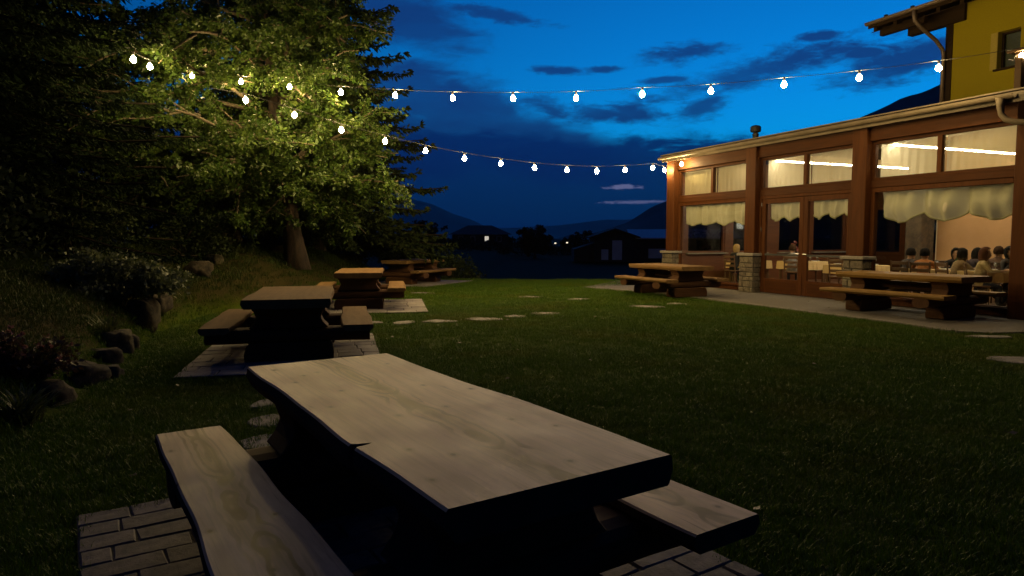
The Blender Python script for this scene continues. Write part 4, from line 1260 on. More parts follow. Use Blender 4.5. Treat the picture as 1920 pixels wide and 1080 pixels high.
# boulders along the foot of the bank
def boulder(p, sx, sy, sz, seed, label):
    b = bmesh.new(); bmesh.ops.create_icosphere(b, subdivisions=3, radius=1.0)
    off = Vector((seed * 3.1, seed * 1.7, seed))
    for v in b.verts:
        n = mnoise.noise(v.co * 1.1 + off) * .5 + mnoise.noise(v.co * 2.7 + off) * .22 + mnoise.noise(v.co * 6 + off) * .09
        v.co *= (1 + n)
        for ax in range(3): v.co[ax] = max(-.8, min(.8, v.co[ax] * (1 + .12 * math.sin(seed * 2.3 + ax))))
    bmesh.ops.scale(b, vec=(sx, sy, sz), verts=b.verts)
    mm = bpy.data.meshes.new('boulder'); b.to_mesh(mm); b.free()
    o = link('boulder', mm, M['rock'], smooth=True)
    o.location = (p[0], p[1], gz(p[0], p[1]) + sz * .32); o.rotation_euler = (0, 0, seed * 1.3)
    tag(o, label, 'boulder', 'boulders along the foot of the bank')


def bpt(px, py, zz_=0.1): return on_z(px, py, zz_)[:2]


BO = [(150, 700, .24, .25, .2, 'big dark boulder at the foot of the bank nearest the front table'),
      (196, 668, .20, .2, .18, 'small rust coloured stone just behind the big dark boulder'),
      (218, 648, .22, .2, .24, 'brownish stone between the big dark boulder and the pale round one'),
      (238, 640, .16, .18, .2, 'upright grey stone left of the pale round boulder'),
      (266, 612, .28, .25, .32, 'pale round boulder below the pale edged shrub'),
      (292, 600, .24, .25, .24, 'rough stone touching the pale round boulder on its right'),
      (372, 568, .34, .3, .24, 'low broad boulder lit warm on the bank behind the second table'),
      (404, 560, .2, .2, .16, 'small stone between the two lit boulders behind the second table'),
      (434, 541, .38, .3, .36, 'tall lit boulder on the bank just left of the second tabletop'),
      (520, 536, .26, .2, .22, 'half hidden stone peeking over the second tabletop'),
      (205, 690, .14, .14, .12, 'small flat stone in front of the rust coloured one'),
      (92, 735, .22, .2, .16, 'low stone half buried in the grass at the left'),
      (598, 500, .26, .24, .2, 'stone at the foot of the lit tree trunk')]
for i, (a, b, sx, sy, sz, lb) in enumerate(BO): boulder(bpt(a, b, .12 if i < 12 else .55), sx, sy, sz, i + 1, lb)

# far trees
broad_tree('round_tree', at_y(1003, 440, 110).x, 110, 6.5, (0, 0, 2.7, 2.4, 2.2, 2.7), 'small round tree silhouetted on the horizon between the far houses', 95, M['fartree'], nlimb=18, leaves=16000, leaf=.36, trunk_r=.2, skirt=8, group='trees on the horizon')
for i, (a, yy, r, lb) in enumerate([(1100, 130, 2.6, 'low dark tree just left of the barn'), (1075, 140, 2.2, 'second low dark tree left of the barn'), (870, 160, 2.6, 'dark tree at the left end of the far house'), (940, 150, 2.2, 'dark tree at the right end of the far house'), (790, 120, 3.4, 'dark spreading tree on the horizon left of the far house')]):
    broad_tree('field_tree', at_y(a, 440, yy).x, yy, 4, (0, 0, r * .95, r * 1.2, r, r * .8), lb, 100 + i, M['fartree'], nlimb=8, leaves=3500, leaf=.4, trunk_r=.16, group='trees on the horizon')

# hedgerow across the fields, one dark mass from here
rng = np.random.RandomState(131); n = 16000
hx = rng.uniform(-75, 42, n); hy = 128 + 6 * np.sin(hx * .06) + rng.normal(0, .8, n); hh = 1.5 + .5 * np.sin(hx * .35) + .6 * np.sin(hx * .11 + 2) + .3 * np.sin(hx * 1.3)
P = np.stack([hx, hy, Gh(hx, hy) + rng.rand(n) ** .6 * hh], -1); S = rng.uniform(.25, .6, n)
tag(link('hedgerow', fast_mesh('hedgerow', quads_from(P, unit(rng.normal(size=(n, 3)) + np.array([0, 0, .4])), S, S * .42, rng), 4, [M['fartree']]), None), 'dark hedgerow running across the far fields', 'hedgerow', kind='stuff')

# ------------------------------------------------------------------ far buildings
fh = empty('far_house', (at_y(900, 446, 150).x, 150, -1.7), R(4)); tag(fh, 'dark far house with a hipped roof and one lit window', 'house')
MB().box(-6, 6, -3.5, 3.5, 0, 4.0).build('wall', M['housewall'], fh)
MB().add([(-6.8, -4.2, 3.9), (6.8, -4.2, 3.9), (6.8, 4.2, 3.9), (-6.8, 4.2, 3.9), (-2.6, 0, 5.9), (2.6, 0, 5.9)], [(0, 1, 5, 4), (1, 2, 5), (2, 3, 4, 5), (3, 0, 4), (3, 2, 1, 0)]).build('roof', M['rooftile'], fh)
for k, (xx, lit) in enumerate(((-4.2, 0), (-1.6, 0), (1.35, 1), (4.0, 0))):
    wn = MB().box(xx - .5, xx + .5, -3.56, -3.48, 2.4, 3.6).build('window', M['white'] if not lit else M['brown'], fh)
    MB().box(xx - .42, xx + .42, -3.59, -3.57, 2.48, 3.52).build('pane', M['farwin'] if lit else M['darkglass'], wn)
for k, xx in enumerate((-4.5, 3.2)):
    MB().box(xx - .14, xx + .14, -3.62, -3.5, 1.5, 1.75).build('wall_lamp', M['farlamp'], fh)

bx0 = at_y(1150, 446, 90).x
bn = empty('barn', (bx0, 90, -1.6), R(-2)); tag(bn, 'dark barn with a pale metal roof and light doors left of the pavilion', 'barn')
MB().box(2.2, 16, 0, 7, 0, 3.0).build('wall', M['barnwall'], bn)
MB().prism([(-2.6, 0), (2.6, 0), (2.6, 3.2), (0, 4.05), (-2.6, 3.2)], -2.0, 6.5, 'y').build('gable_bay', M['barnwall'], bn)
MB().add([(2.2, -.6, 2.95), (16.5, -.6, 2.95), (16.5, 3.5, 4.1), (2.2, 3.5, 4.1), (16.5, 7.6, 2.95), (2.2, 7.6, 2.95), (2.2, -.6, 3.1), (16.5, -.6, 3.1), (16.5, 3.5, 4.25), (2.2, 3.5, 4.25), (16.5, 7.6, 3.1), (2.2, 7.6, 3.1)],
         [(6, 7, 8, 9), (9, 8, 10, 11), (0, 3, 2, 1), (3, 5, 4, 2), (0, 1, 7, 6), (1, 2, 8, 7), (2, 4, 10, 8), (4, 5, 11, 10), (5, 3, 9, 11), (3, 0, 6, 9)]).build('roof', M['barnroof'], bn)
MB().add([(-3.2, -2.4, 3.05), (0, -2.4, 4.12), (3.2, -2.4, 3.05), (-3.2, 6.6, 3.05), (0, 6.6, 4.12), (3.2, 6.6, 3.05), (-3.2, -2.4, 3.22), (0, -2.4, 4.3), (3.2, -2.4, 3.22), (-3.2, 6.6, 3.22), (0, 6.6, 4.3), (3.2, 6.6, 3.22)],
         [(6, 7, 10, 9), (7, 8, 11, 10), (0, 3, 4, 1), (1, 4, 5, 2), (0, 1, 7, 6), (1, 2, 8, 7), (3, 9, 10, 4), (4, 10, 11, 5), (0, 6, 9, 3), (2, 5, 11, 8)]).build('gable_roof', M['barnwall'], bn)
MB().box(-.35, .9, -2.06, -2.0, .25, 2.75).build('door', M['barndoor'], bn)
MB().box(-1.75, -.85, -2.06, -2.0, .25, 1.6).build('door', M['barndoor'], bn)
MB().box(4.6, 6.9, -.06, 0, .4, 1.65).build('door', M['barndoor'], bn)
MB().box(2.5, 2.62, -.5, -.38, 0, 3.0).build('porch_post', M['barndoor'], bn)
MB().prism([(-5.2, 0), (-2.6, 0), (-2.6, 2.4), (-5.2, 1.6)], -1.2, 5.5, 'y').build('lean_to', M['barnwall'], bn)

for i, (a, b, yy, lb) in enumerate([(1041, 456, 118, 'left one of two tiny street lamps glowing on the horizon'), (1063, 455, 118, 'right one of two tiny street lamps glowing near the round tree')]):
    p = at_y(a, b, yy); t = empty('street_lamp', (p.x, p.y, gz(p.x, p.y))); tag(t, lb, 'street lamp', 'street lamps on the horizon')
    hgt = p.z - gz(p.x, p.y)
    MB().tube([(0, 0, 0), (0, 0, hgt), (.1, -.1, hgt + .15)], .04, 6).build('pole', M['darkmetal'], t)
    MB().box(-.14, .16, -.22, .0, hgt - .1, hgt + .1).build('lamp_head', M['farlamp'], t)

# ------------------------------------------------------------------ restaurant interior: furniture and diners
def dining_table(s, e, ls, le, label):
    t = empty('dining_table', bl(s, e, .035), BROT); tag(t, label, 'table', 'dining tables inside')
    MB().box(-ls / 2, ls / 2, -le / 2, le / 2, .70, .735).build('top', M['chair'], t)
    for a in (-1, 1):
        for b in (-1, 1): MB().box(a * (ls / 2 - .07) - .03, a * (ls / 2 - .07) + .03, b * (le / 2 - .07) - .03, b * (le / 2 - .07) + .03, 0, .70).build('leg', M['chair'], t)
    # cloth with hanging, wavy sides
    n = 64; vs = []; per = []
    for k in range(n):
        f = k / n * 4; side = int(f); g = f - side
        c = [(-1, -1), (1, -1), (1, 1), (-1, 1)]; a = c[side]; b = c[(side + 1) % 4]
        per.append(((a[0] + (b[0] - a[0]) * g), (a[1] + (b[1] - a[1]) * g)))
    for j, (o, z) in enumerate(((0, .742), (.012, .735), (.02, .62), (.03, .50))):
        for k, (x, y) in enumerate(per):
            wv = .018 * math.sin(k * 1.9 + s) * (j / 3)
            vs.append((x * (ls / 2 + o + wv), y * (le / 2 + o + wv), z))
    fs = [tuple(range(n))]
    for j in range(3):
        for k in range(n): fs.append((j * n + k, (j + 1) * n + k, (j + 1) * n + (k + 1) % n, j * n + (k + 1) % n))
    c = MB().add(vs, fs).build('tablecloth', M['tcloth'], None)
    c.location = bl(s, e, .035); c.rotation_euler = (0, 0, BROT)
    tag(c, label.replace('dining table', 'cloth draped on the dining table'), 'tablecloth', 'tablecloths inside')
    return t


chair_proto = None
def chair(s, e, rz_, label):
    global chair_proto
    if chair_proto is None:
        t = empty('dining_chair')
        MB().box(-.21, .21, -.2, .21, .43, .465).build('seat', M['chair'], t, bevel=.01)
        for a in (-1, 1):
            MB().tube([(a * .18, .18, .43), (a * .185, .19, 0)], [.02, .016], 6).build('leg', M['chair'], t)
            MB().tube([(a * .18, -.18, 0), (a * .18, -.17, .45), (a * .19, -.24, .92)], [.018, .02, .017], 6).build('leg', M['chair'], t)
        for zz_ in (.60, .73, .87): MB().box(-.18, .18, -.245 + (.92 - zz_) * .14, -.222 + (.92 - zz_) * .14, zz_ - .035, zz_ + .035).build('back_slat', M['chair'], t, bevel=.005)
        chair_proto = t
    else: t = copy_tree(chair_proto)
    t.location = bl(s, e, .035); t.rotation_euler = (0, 0, BROT + rz_)
    tag(t, label, 'chair', 'dining chairs inside')
    return t


def make_body(pose):
    """seated figure facing local +y, one skinned surface -> plain mesh with zones"""
    J = []; E_ = []; Rd = []
    def j(p, r, par=None):
        J.append(p); Rd.append(r); i = len(J) - 1
        if par is not None: E_.append((par, i))
        return i
    lean = pose['lean']
    def tl(p):  # lean about hips
        x, y, z = p; dz_ = z - .5
        return (x, y + dz_ * math.sin(lean), .5 + dz_ * math.cos(lean))
    pel = j((0, 0, .50), .155)
    b1 = j(tl((0, .0, .70)), .14, pel); b2 = j(tl((0, .01, .90)), .155, b1); b3 = j(tl((0, .01, 1.02)), .115, b2)
    nk = j(tl((0, .02, 1.12)), .056, b3)
    hy, hz_ = tl((0, .02, 1.12))[1:]
    h1 = j((0, hy + .022, hz_ + .075), .080, nk); h2 = j((0, hy + .02, hz_ + .155), .092, h1); h3 = j((0, hy + .01, hz_ + .225), .070, h2)
    j((0, hy + .125, hz_ + .105), .014, h1)      # nose
    for sx in (-1, 1):
        j((sx * .098, hy + .0, hz_ + .115), .014, h1)   # ears
        sh = j(tl((sx * .185, .0, 1.02)), .066, b3)
        ax, ay, az_ = pose['elbow']; el_ = j((sx * ax, ay, az_), .045, sh)
        wx, wy, wz = pose['wristL' if sx < 0 else 'wristR']; wr = j((sx * wx, wy, wz), .029, el_)
        d = Vector((sx * wx, wy, wz)) - Vector((sx * ax, ay, az_)); d.normalize(); sd = Vector((1, 0, 0)); sd = (sd - d * sd.dot(d)).normalized(); up = d.cross(sd)
        pm = Vector((sx * wx, wy, wz)) + d * .065; pmi = j(tuple(pm), .031, wr)
        for k, (o, ln) in enumerate(((-.027, .055), (-.009, .066), (.009, .064), (.027, .05))):
            f1 = pm + d * (.03 + ln * .5) + sd * o * 1.15 - Vector((0, 0, .006)); f2 = f1 + d * ln * .45 - Vector((0, 0, .02))
            i1 = j(tuple(f1), .0095, pmi); j(tuple(f2), .008, i1)
        th = Vector((sx * wx, wy, wz)) + d * .03 - sd * sx * .045; i1 = j(tuple(th), .011, wr); j(tuple(th + d * .035 - Vector((0, 0, .008))), .0095, i1)
        hp = j((sx * .095, .03, .50), .095, pel); kn = j((sx * .12, .43, .50), .065, hp)
        an = j((sx * .12, .40 + pose['foot'], .085), .043, kn); j((sx * .13, .54 + pose['foot'], .045), .038, an)
    me_ = bpy.data.meshes.new('body'); me_.from_pydata(J, E_, [])
    o = bpy.data.objects.new('body', me_); COL.objects.link(o)
    o.modifiers.new('s', 'SKIN'); ss = o.modifiers.new('u', 'SUBSURF'); ss.levels = 1; ss.render_levels = 1
    for i, r in enumerate(Rd): me_.skin_vertices[0].data[i].radius = (r, r)
    me_.skin_vertices[0].data[0].use_root = True
    dg = bpy.context.evaluated_depsgraph_get(); ev = o.evaluated_get(dg)
    nm = bpy.data.meshes.new_from_object(ev); bpy.data.objects.remove(o)
    nm['hy'] = hy; nm['hz'] = hz_
    wl = [Vector((s_ * pose[k][0], pose[k][1], pose[k][2])) for s_, k in ((-1, 'wristL'), (1, 'wristR'))]
    zones = []
    for p in nm.polygons:
        c = p.center
        z = 1
        if c.z > hz_ + .01 and abs(c.x) < .14: z = 0
        elif any((c - q).length < .17 and c.y > q.y - .03 for q in wl): z = 0
        elif c.z < .585 and not (c.z > .48 and c.y < -.02 and False): z = 2 if (c.y > .1 or c.z < .5) else 1
        if c.z < .095: z = 3
        zones.append(z)
    nm['zones'] = zones
    nm.polygons.foreach_set('use_smooth', np.ones(len(nm.polygons), dtype=bool))
    return nm, hy, hz_


POSES = [dict(lean=.18, elbow=(.27, .22, .84), wristL=(.12, .42, .84), wristR=(.14, .44, .85), foot=0),
         dict(lean=.42, elbow=(.28, .36, .82), wristL=(.08, .52, .83), wristR=(.10, .50, .86), foot=-.1),
         dict(lean=.05, elbow=(.25, .10, .80), wristL=(.15, .34, .84), wristR=(.09, .26, 1.08), foot=.05)]
BODIES = [make_body(p) for p in POSES]
def hair_mesh(kind, seed):
    b = bmesh.new(); bmesh.ops.create_icosphere(b, subdivisions=3, radius=1.0)
    kill = []
    for v in b.verts:
        n = mnoise.noise(v.co * 3 + Vector((seed, 0, 0)))
        x, y, z = v.co
        if y > .35 and z < .52: kill.append(v)
        elif kind == 0 and z < -.55: kill.append(v)
        v.co = Vector((x * .118, y * .130 - .012, z * .140 + .0)) * (1 + .07 * n)
        if kind == 1 and z < 0: v.co.z = v.co.z * 2.3 - .02 + .01 * n; v.co.y -= .015; v.co.x *= 1.08
        if kind == 2 and z < 0: v.co.z = v.co.z * 1.45
    bmesh.ops.delete(b, geom=kill, context='VERTS')
    mm = bpy.data.meshes.new('hair'); b.to_mesh(mm); b.free()
    return mm


HAIR = [hair_mesh(k, k * 2.3) for k in range(3)]
MC = {}
def cm(c, rough=.8):
    if c not in MC: MC[c] = simple('cloth_%d' % len(MC), c, tuple(x * .7 for x in c), 20, rough, spec=.05)
    return MC[c]


def person(s, e, face, pose, hair, hairc, shirt, trousers, label):
    nm, hy, hz_ = BODIES[pose]
    t = empty('person', bl(s, e, .035), BROT + face); tag(t, label, 'person', 'diners seated inside'); t.scale = (.9, .9, .9)
    b = nm.copy(); b.materials.clear()
    o = bpy.data.objects.new('body', b); COL.objects.link(o); o.parent = t
    for m in (M['skin'], cm(shirt), cm(trousers), cm((.03, .025, .02))): b.materials.append(m)
    b.polygons.foreach_set('material_index', list(nm['zones']))
    h = bpy.data.objects.new('hair', HAIR[hair].copy()); COL.objects.link(h); h.parent = t
    h.data.materials.append(cm(hairc, .85)); h.location = (0, hy + .012, hz_ + .155)
    h.data.polygons.foreach_set('use_smooth', np.ones(len(h.data.polygons), dtype=bool))
    for sx in (-1, 1):
        MB().lathe([(.004, -.008), (.011, -.003), (.011, .003), (.004, .008)], 6, (sx * .035, hy + .102, hz_ + .135)).build('eye', M['plastic'], t)
    return t


BLK, BRN, BLD = (.012, .010, .009), (.05, .026, .014), (.42, .28, .12)
dining_table(-10.15, 1.75, 1.9, .85, 'dining table with amber cloth right behind the wide window')
dining_table(-9.9, 3.45, 2.1, .85, 'second dining table farther in, before the peach wall')
dining_table(-13.0, 2.1, 1.3, .85, 'dining table with amber cloth seen through the right door leaf')
dining_table(-15.6, 2.9, 1.1, .85, 'dining table with the flower vase seen through the left door leaf')
dining_table(-16.85, 2.0, 1.0, .85, 'dining table inside the window left of the doors')
PP = [(-11.0, 1.3, .15, 1, 0, BLK, (.06, .05, .05), 'dark haired diner bent forward at the left end of the wide window'),
      (-10.5, 1.2, .45, 1, 0, BLK, (.42, .17, .06), 'diner in an orange top leaning over the table'),
      (-9.9, 1.3, -.35, 1, 2, BLK, (.22, .15, .08), 'diner in a tan top bent forward in mid window'),
      (-9.3, 1.25, -.9, 0, 1, (.09, .035, .02), (.42, .32, .17), 'long auburn haired diner in a cream top turned sideways'),
      (-10.8, 2.55, math.pi + 1.1, 1, 2, BLK, (.03, .03, .035), 'dark haired diner leaning sideways across the first table'),
      (-10.2, 2.5, math.pi - 1.2, 1, 1, BRN, (.05, .035, .035), 'brown haired diner across the first table by the peach wall'),
      (-9.55, 2.6, math.pi + 1.5, 2, 2, BLK, (.06, .055, .055), 'tall dark haired diner seated higher before the peach wall'),
      (-8.9, 2.3, math.pi - 1.3, 2, 2, BRN, (.30, .14, .07), 'brown haired diner raising a hand at the right end of the window'),
      (-15.3, 2.2, .7, 0, 0, BRN, (.26, .24, .22), 'diner in a pale grey shirt behind the left door leaf'),
      (-16.62, 1.2, .2, 0, 2, BLD, (.03, .03, .03), 'blond diner in a black jacket seated left of the doors'),
      (-10.7, 3.0, -.4, 1, 1, BLK, (.05, .04, .05), 'diner with long black hair at the second table'),
      (-10.05, 3.05, .3, 0, 0, BRN, (.12, .07, .05), 'diner in a brown top with the back turned at the second table'),
      (-9.4, 3.9, math.pi + .9, 1, 2, BLK, (.07, .06, .06), 'dark diner bent low against the peach wall')]
CL = ['dark chair of the bent diner at the left end of the wide window', 'dark chair of the diner in the orange top', 'dark chair of the diner in the tan top',
      'dark chair of the auburn haired diner in cream', 'dark chair of the dark haired diner leaning sideways', 'dark chair of the brown haired diner by the peach wall',
      'dark chair of the tall diner before the peach wall', 'dark chair of the diner raising a hand', 'dark chair of the grey shirted diner behind the left door leaf', 'dark chair of the blond diner in black', 'dark chair of the diner with long black hair', 'dark chair of the diner in the brown top', 'dark chair of the diner bent low by the peach wall']
for k, (s, e, f, po, hr_, hc, sh, lb) in enumerate(PP):
    person(s, e, f, po, hr_, hc, sh, (.03, .03, .045), lb)
    chair(s, e, f, CL[k])
for k, (s, e, f, lb) in enumerate([(-12.9, 1.45, .1, 'empty dark chair pulled to the table behind the right door leaf'), (-13.4, 2.75, math.pi, 'empty chair on the far side of the table behind the right door leaf'), (-10.4, 4.1, math.pi, 'empty chair against the peach wall'), (-15.7, 3.6, math.pi, 'empty chair beyond the flower vase table')]):
    chair(s, e, f, lb)

# tableware
gproto = {}
def ware(kind, s, e, where, z=.782):
    if kind not in gproto:
        if kind == 'wine_glass':
            o = MB().lathe([(.033, 0), (.033, .003), (.005, .008), (.004, .08), (.03, .10), (.038, .135), (.03, .185), (.028, .185), (.035, .135), (.004, .09)], 10).build(kind, M['glassware'], None, smooth=True)
        elif kind == 'wine_bottle':
            o = MB().lathe([(.036, 0), (.038, .01), (.038, .19), (.028, .225), (.014, .25), (.014, .30), (.016, .30), (.016, .315), (.012, .316)], 12).build(kind, M['bottle'], None, smooth=True)
        else:
            o = MB().lathe([(.06, 0), (.085, .006), (.125, .018), (.127, .021), (.083, .010), (.01, .007)], 16).build(kind, M['white'], None, smooth=True)
        gproto[kind] = o
    else:
        o = gproto[kind].copy(); COL.objects.link(o)
    o.location = bl(s, e, z); o.rotation_euler = (0, 0, rnd.random())
    lab = {'wine_glass': ('wine glass standing on ' + where, 'glass', 'wine glasses on ' + where),
           'wine_bottle': ('dark green wine bottle on ' + where, 'bottle', 'wine bottles on the dining tables'),
           'plate': ('round white plate on ' + where, 'plate', 'plates on ' + where)}[kind]
    tag(o, *lab)


m_, t_, p_ = mat_new('drinking_glass')
p_.inputs['Base Color'].default_value = (.9, .9, .9, 1); p_.inputs['Roughness'].default_value = .05; p_.inputs['Transmission Weight'].default_value = .85
M['glassware'] = m_
for s, e, ls, wh in ((-10.15, 1.75, 1.9, 'the table right behind the wide window'), (-9.9, 3.45, 2.1, 'the table before the peach wall'), (-13.0, 2.1, 1.3, 'the table behind the right door leaf'), (-15.6, 2.9, 1.1, 'the flower vase table'), (-16.85, 2.0, 1.0, 'the table left of the doors')):
    n = int(ls / .5)
    for k in range(n):
        x = s - ls / 2 + ls * (k + .5) / n
        for sg_ in (-1, 1):
            ware('plate', x, e + sg_ * .26, wh); ware('wine_glass', x + .17, e + sg_ * .12 + rnd.uniform(-.03, .03), wh)
    ware('wine_bottle', s + .05, e + .02, wh)
vz = empty('flower_vase', bl(-15.85, 2.85, .782), BROT); tag(vz, 'small vase of pink flowers on the table behind the left door leaf', 'vase')
MB().lathe([(.03, 0), (.045, .03), (.04, .12), (.025, .18), (.03, .2)], 12).build('vase', M['white'], vz, smooth=True)
rng = np.random.RandomState(5)
c = rng.normal(0, 1, (26, 3)) * np.array([.09, .09, .07]) + np.array([0, 0, .40])
sm = MB()
for q in c: sm.tube([(0, 0, .17), tuple(q)], .003, 4)
sm.build('flower_stem', M['shrub'], vz)
pp = np.repeat(c, 8, 0); dd = unit(rng.normal(size=(len(pp), 3))); s2 = np.full(len(pp), .055)
link('petals', fast_mesh('petals', quads_from(pp, dd, s2, s2 * .5, rng), 4, [leafmat('bright_pink_petal', (.22, .05, .055), (.32, .14, .12), .3)]), None, vz)
# white lantern on the sill of the second end window
ln = empty('table_lamp', bl(S1 + .30, 2.75, 1.005), BROT); tag(ln, 'small glowing white lamp on the sill in the window left of the doors', 'lamp')
MB().lathe([(.05, 0), (.05, .01), (.012, .02), (.012, .30)], 12).build('base', M['white'], ln)
MB().lathe([(.07, .78), (.10, .80), (.11, .92), (.09, 1.02), (.05, 1.04)], 14).build('lamp_shade', M['spot'], ln, smooth=True)
MB().tube([(0, 0, .30), (0, 0, .80)], .012, 8).build('stem', M['white'], ln)

# ------------------------------------------------------------------ grass (nobody could count it)
hidden = bpy.data.collections.new('tuft_sources')
def tuft(seed, n, h, spread, wd):
    rng = np.random.RandomState(seed); Vt = []; Ft = []
    for k in range(n):
        q = rng.rand() * 6.283; r = spread * math.sqrt(rng.rand()); a = rng.rand() * 6.283
        bx_, by = r * math.cos(q), r * math.sin(q); hh = h * rng.uniform(.5, 1.15); ln_ = hh * rng.uniform(.15, .9)
        dx_, dy_ = math.cos(a), math.sin(a); px_, py_ = -dy_ * wd, dx_ * wd; o = len(Vt)
        Vt += [(bx_ - px_, by - py_, -.005), (bx_ + px_, by + py_, -.005),
               (bx_ + px_ * .8 + dx_ * ln_ * .35, by + py_ * .8 + dy_ * ln_ * .35, hh * .6), (bx_ - px_ * .8 + dx_ * ln_ * .35, by - py_ * .8 + dy_ * ln_ * .35, hh * .6),
               (bx_ + dx_ * ln_, by + dy_ * ln_, hh)]
        Ft += [(o, o + 1, o + 2, o + 3), (o + 3, o + 2, o + 4)]
    mm = bpy.data.meshes.new('grass_tuft'); mm.from_pydata(Vt, [], Ft); mm.materials.append(M['grass']); mm.update()
    o = bpy.data.objects.new('grass_tuft', mm); hidden.objects.link(o)
    return o


for k in range(5): tuft(200 + k, 22, .042, .085, .0019)


def in_rect(x, y, cx, cy, yaw, rects, m=.0):
    c, s_ = math.cos(yaw), math.sin(yaw); a = (x - cx) * c + (y - cy) * s_; l = -(x - cx) * s_ + (y - cy) * c
    out = np.zeros(len(x), bool)
    for a0, a1, l0, l1 in rects: out |= (a > a0 - m) & (a < a1 + m) & (l > l0 - m) & (l < l1 + m)
    return out


def lawn_points(rng):
    pts = []
    def batch(y0, y1, dens, xr):
        n = int((y1 - y0) * (xr[1] - xr[0]) * dens)
        x = rng.uniform(xr[0], xr[1], n); y = rng.uniform(y0, y1, n)
        keep = np.abs(x) < .80 * y + 1.2
        pts.append(np.stack([x[keep], y[keep]], -1))
    batch(1.6, 5, 520, (-6, 5)); batch(5, 9, 420, (-9, 8.5)); batch(9, 15, 230, (-11, 9)); batch(15, 27, 130, (-14, 10))
    P = np.concatenate(pts); x, y = P[:, 0], P[:, 1]
    bad = in_rect(x, y, 0, 0, Y1, [(0.0, 1.85, 1.25, 4.16), (1.85, 2.47, 0.95, 2.27)])
    bad |= in_rect(x, y, -2.83, 8.8, R(14), [(-1.12, 1.06, -1.55, 1.32)]) | in_rect(x, y, -3.25, 14.7, R(10), [(-1.2, 1.35, -1.55, 1.3)]) | in_rect(x, y, -3.2, 22.2, R(-24), [(-1.3, 1.35, -1.6, 1.6)])
    s_ = x * BU.x + y * BU.y; e_ = x * BN.x + y * BN.y - BD
    fe = np.array(fl); o = np.argsort(fe[:, 0]); edge_e = np.interp(s_, fe[o, 0], fe[o, 1])
    bad |= (e_ > edge_e - .08) & (s_ > fe[:, 0].min())
    bad |= (e_ > -.1) & (s_ > -20)
    for (a, b, r) in STONES: bad |= np.hypot(x - a, y - b) < r * .6
    ex = np.interp(y, EY, EX)
    bad |= (x < ex - 3.5) | ((x < ex) & (rng.rand(len(x)) < .35))
    P = P[~bad]
    return np.concatenate([P, Gh(P[:, 0], P[:, 1])[:, None]], 1)


rng = np.random.RandomState(77)
LP = lawn_points(rng)
me = bpy.data.meshes.new('lawn_grass'); me.vertices.add(len(LP)); me.vertices.foreach_set('co', LP.astype(np.float32).ravel()); me.update()
at = me.attributes.new('size', 'FLOAT', 'POINT')
patch = np.array([mnoise.noise(Vector((p[0] * .9, p[1] * .9, 0))) for p in LP])
sz = rng.uniform(.65, 1.25, len(LP)) * (1 + .35 * patch) * np.where(LP[:, 0] < np.interp(LP[:, 1], EY, EX), 1.45, 1.0) * (1 + np.clip(LP[:, 1] - 9, 0, 16) * .03)
at.data.foreach_set('value', sz.astype(np.float32))
lg = link('lawn_grass', me, M['grass']); tag(lg, 'short mown grass of the lawn and the bank', 'grass', kind='stuff')
ng = bpy.data.node_groups.new('grass_scatter', 'GeometryNodeTree')
ng.interface.new_socket('Geometry', in_out='INPUT', socket_type='NodeSocketGeometry')
ng.interface.new_socket('Geometry', in_out='OUTPUT', socket_type='NodeSocketGeometry')
gi_ = ng.nodes.new('NodeGroupInput'); go_ = ng.nodes.new('NodeGroupOutput')
ip = ng.nodes.new('GeometryNodeInstanceOnPoints'); ci = ng.nodes.new('GeometryNodeCollectionInfo')
ci.inputs['Collection'].default_value = hidden; ci.inputs['Separate Children'].default_value = True; ci.inputs['Reset Children'].default_value = True
ip.inputs['Pick Instance'].default_value = True
rv = ng.nodes.new('FunctionNodeRandomValue'); rv.data_type = 'FLOAT_VECTOR'
rv.inputs[0].default_value = (-.15, -.15, 0); rv.inputs[1].default_value = (.15, .15, 6.283)
na = ng.nodes.new('GeometryNodeInputNamedAttribute'); na.data_type = 'FLOAT'; na.inputs['Name'].default_value = 'size'
ng.links.new(gi_.outputs[0], ip.inputs['Points']); ng.links.new(ci.outputs[0], ip.inputs['Instance'])
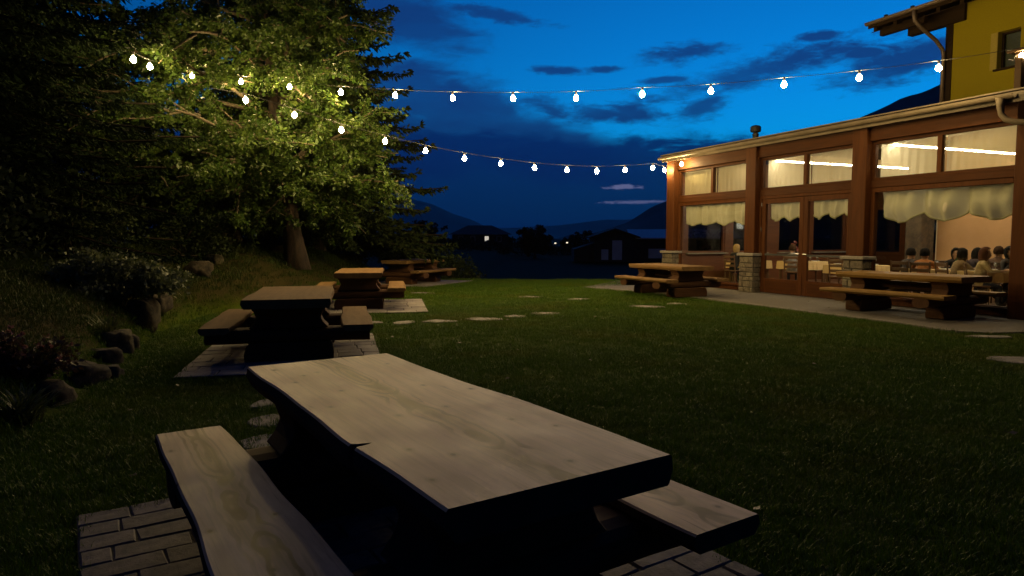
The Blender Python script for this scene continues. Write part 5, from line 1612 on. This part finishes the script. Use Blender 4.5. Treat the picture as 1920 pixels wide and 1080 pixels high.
ng.links.new(rv.outputs[0], ip.inputs['Rotation']); ng.links.new(na.outputs[0], ip.inputs['Scale'])
ng.links.new(ip.outputs[0], go_.inputs[0])
mod = lg.modifiers.new('scatter', 'NODES'); mod.node_group = ng

# fallen leaves scattered over the lawn and paving
rng = np.random.RandomState(91); n = 180
fx = np.concatenate([rng.normal(-3.6, 2.2, n // 2), rng.uniform(-6, 7, n // 2)]); fy = np.concatenate([rng.normal(12.5, 4, n // 2), rng.uniform(2.5, 20, n // 2)])
ok = (fy > 2) & (fx > np.interp(fy, EY, EX) - .5) & ((fx * BN.x + fy * BN.y) < BD - .3) & (~in_rect(fx, fy, 0, 0, Y1, [(-.2, 2.6, 1.0, 4.3)]))
fx, fy = fx[ok], fy[ok]
P = np.stack([fx, fy, Gh(fx, fy) + .035], -1); a = rng.rand(len(P)) * 6.283
D = np.stack([np.cos(a), np.sin(a), rng.uniform(-.15, .35, len(P))], -1); S = rng.uniform(.035, .075, len(P))
side = np.stack([-np.sin(a), np.cos(a), rng.uniform(-.4, .4, len(P))], -1)
Vq = np.stack([P, P + D * S[:, None] * .45 + side * S[:, None] * .34, P + D * S[:, None], P + D * S[:, None] * .45 - side * S[:, None] * .34], 1).reshape(-1, 3)
fo = link('fallen_leaves', fast_mesh('fallen_leaves', Vq, 4, [leafmat('dry_leaf', (.06, .05, .02), (.11, .09, .035), .2)]), None)
tag(fo, 'small dry leaves scattered over the lawn', 'leaves', kind='stuff')

# ------------------------------------------------------------------ evening haze that turns the far slopes blue
hm = bpy.data.materials.new('evening_haze'); hm.use_nodes = True
ht = NT(hm.node_tree); ht.n.remove(ht.n['Principled BSDF'])
pv = ht.new('ShaderNodeVolumePrincipled'); pv.inputs['Color'].default_value = (.86, .9, .95, 1); pv.inputs['Density'].default_value = HAZE; pv.inputs['Anisotropy'].default_value = 0.0
ht.put(ht.n['Material Output'].inputs['Volume'], pv.outputs[0])
hz_box = MB().box(-9800, 9800, -7500, 8600, -6.0, 900.0).build('haze', hm)
tag(hz_box, 'thin evening haze in the valley air', 'haze', kind='stuff')
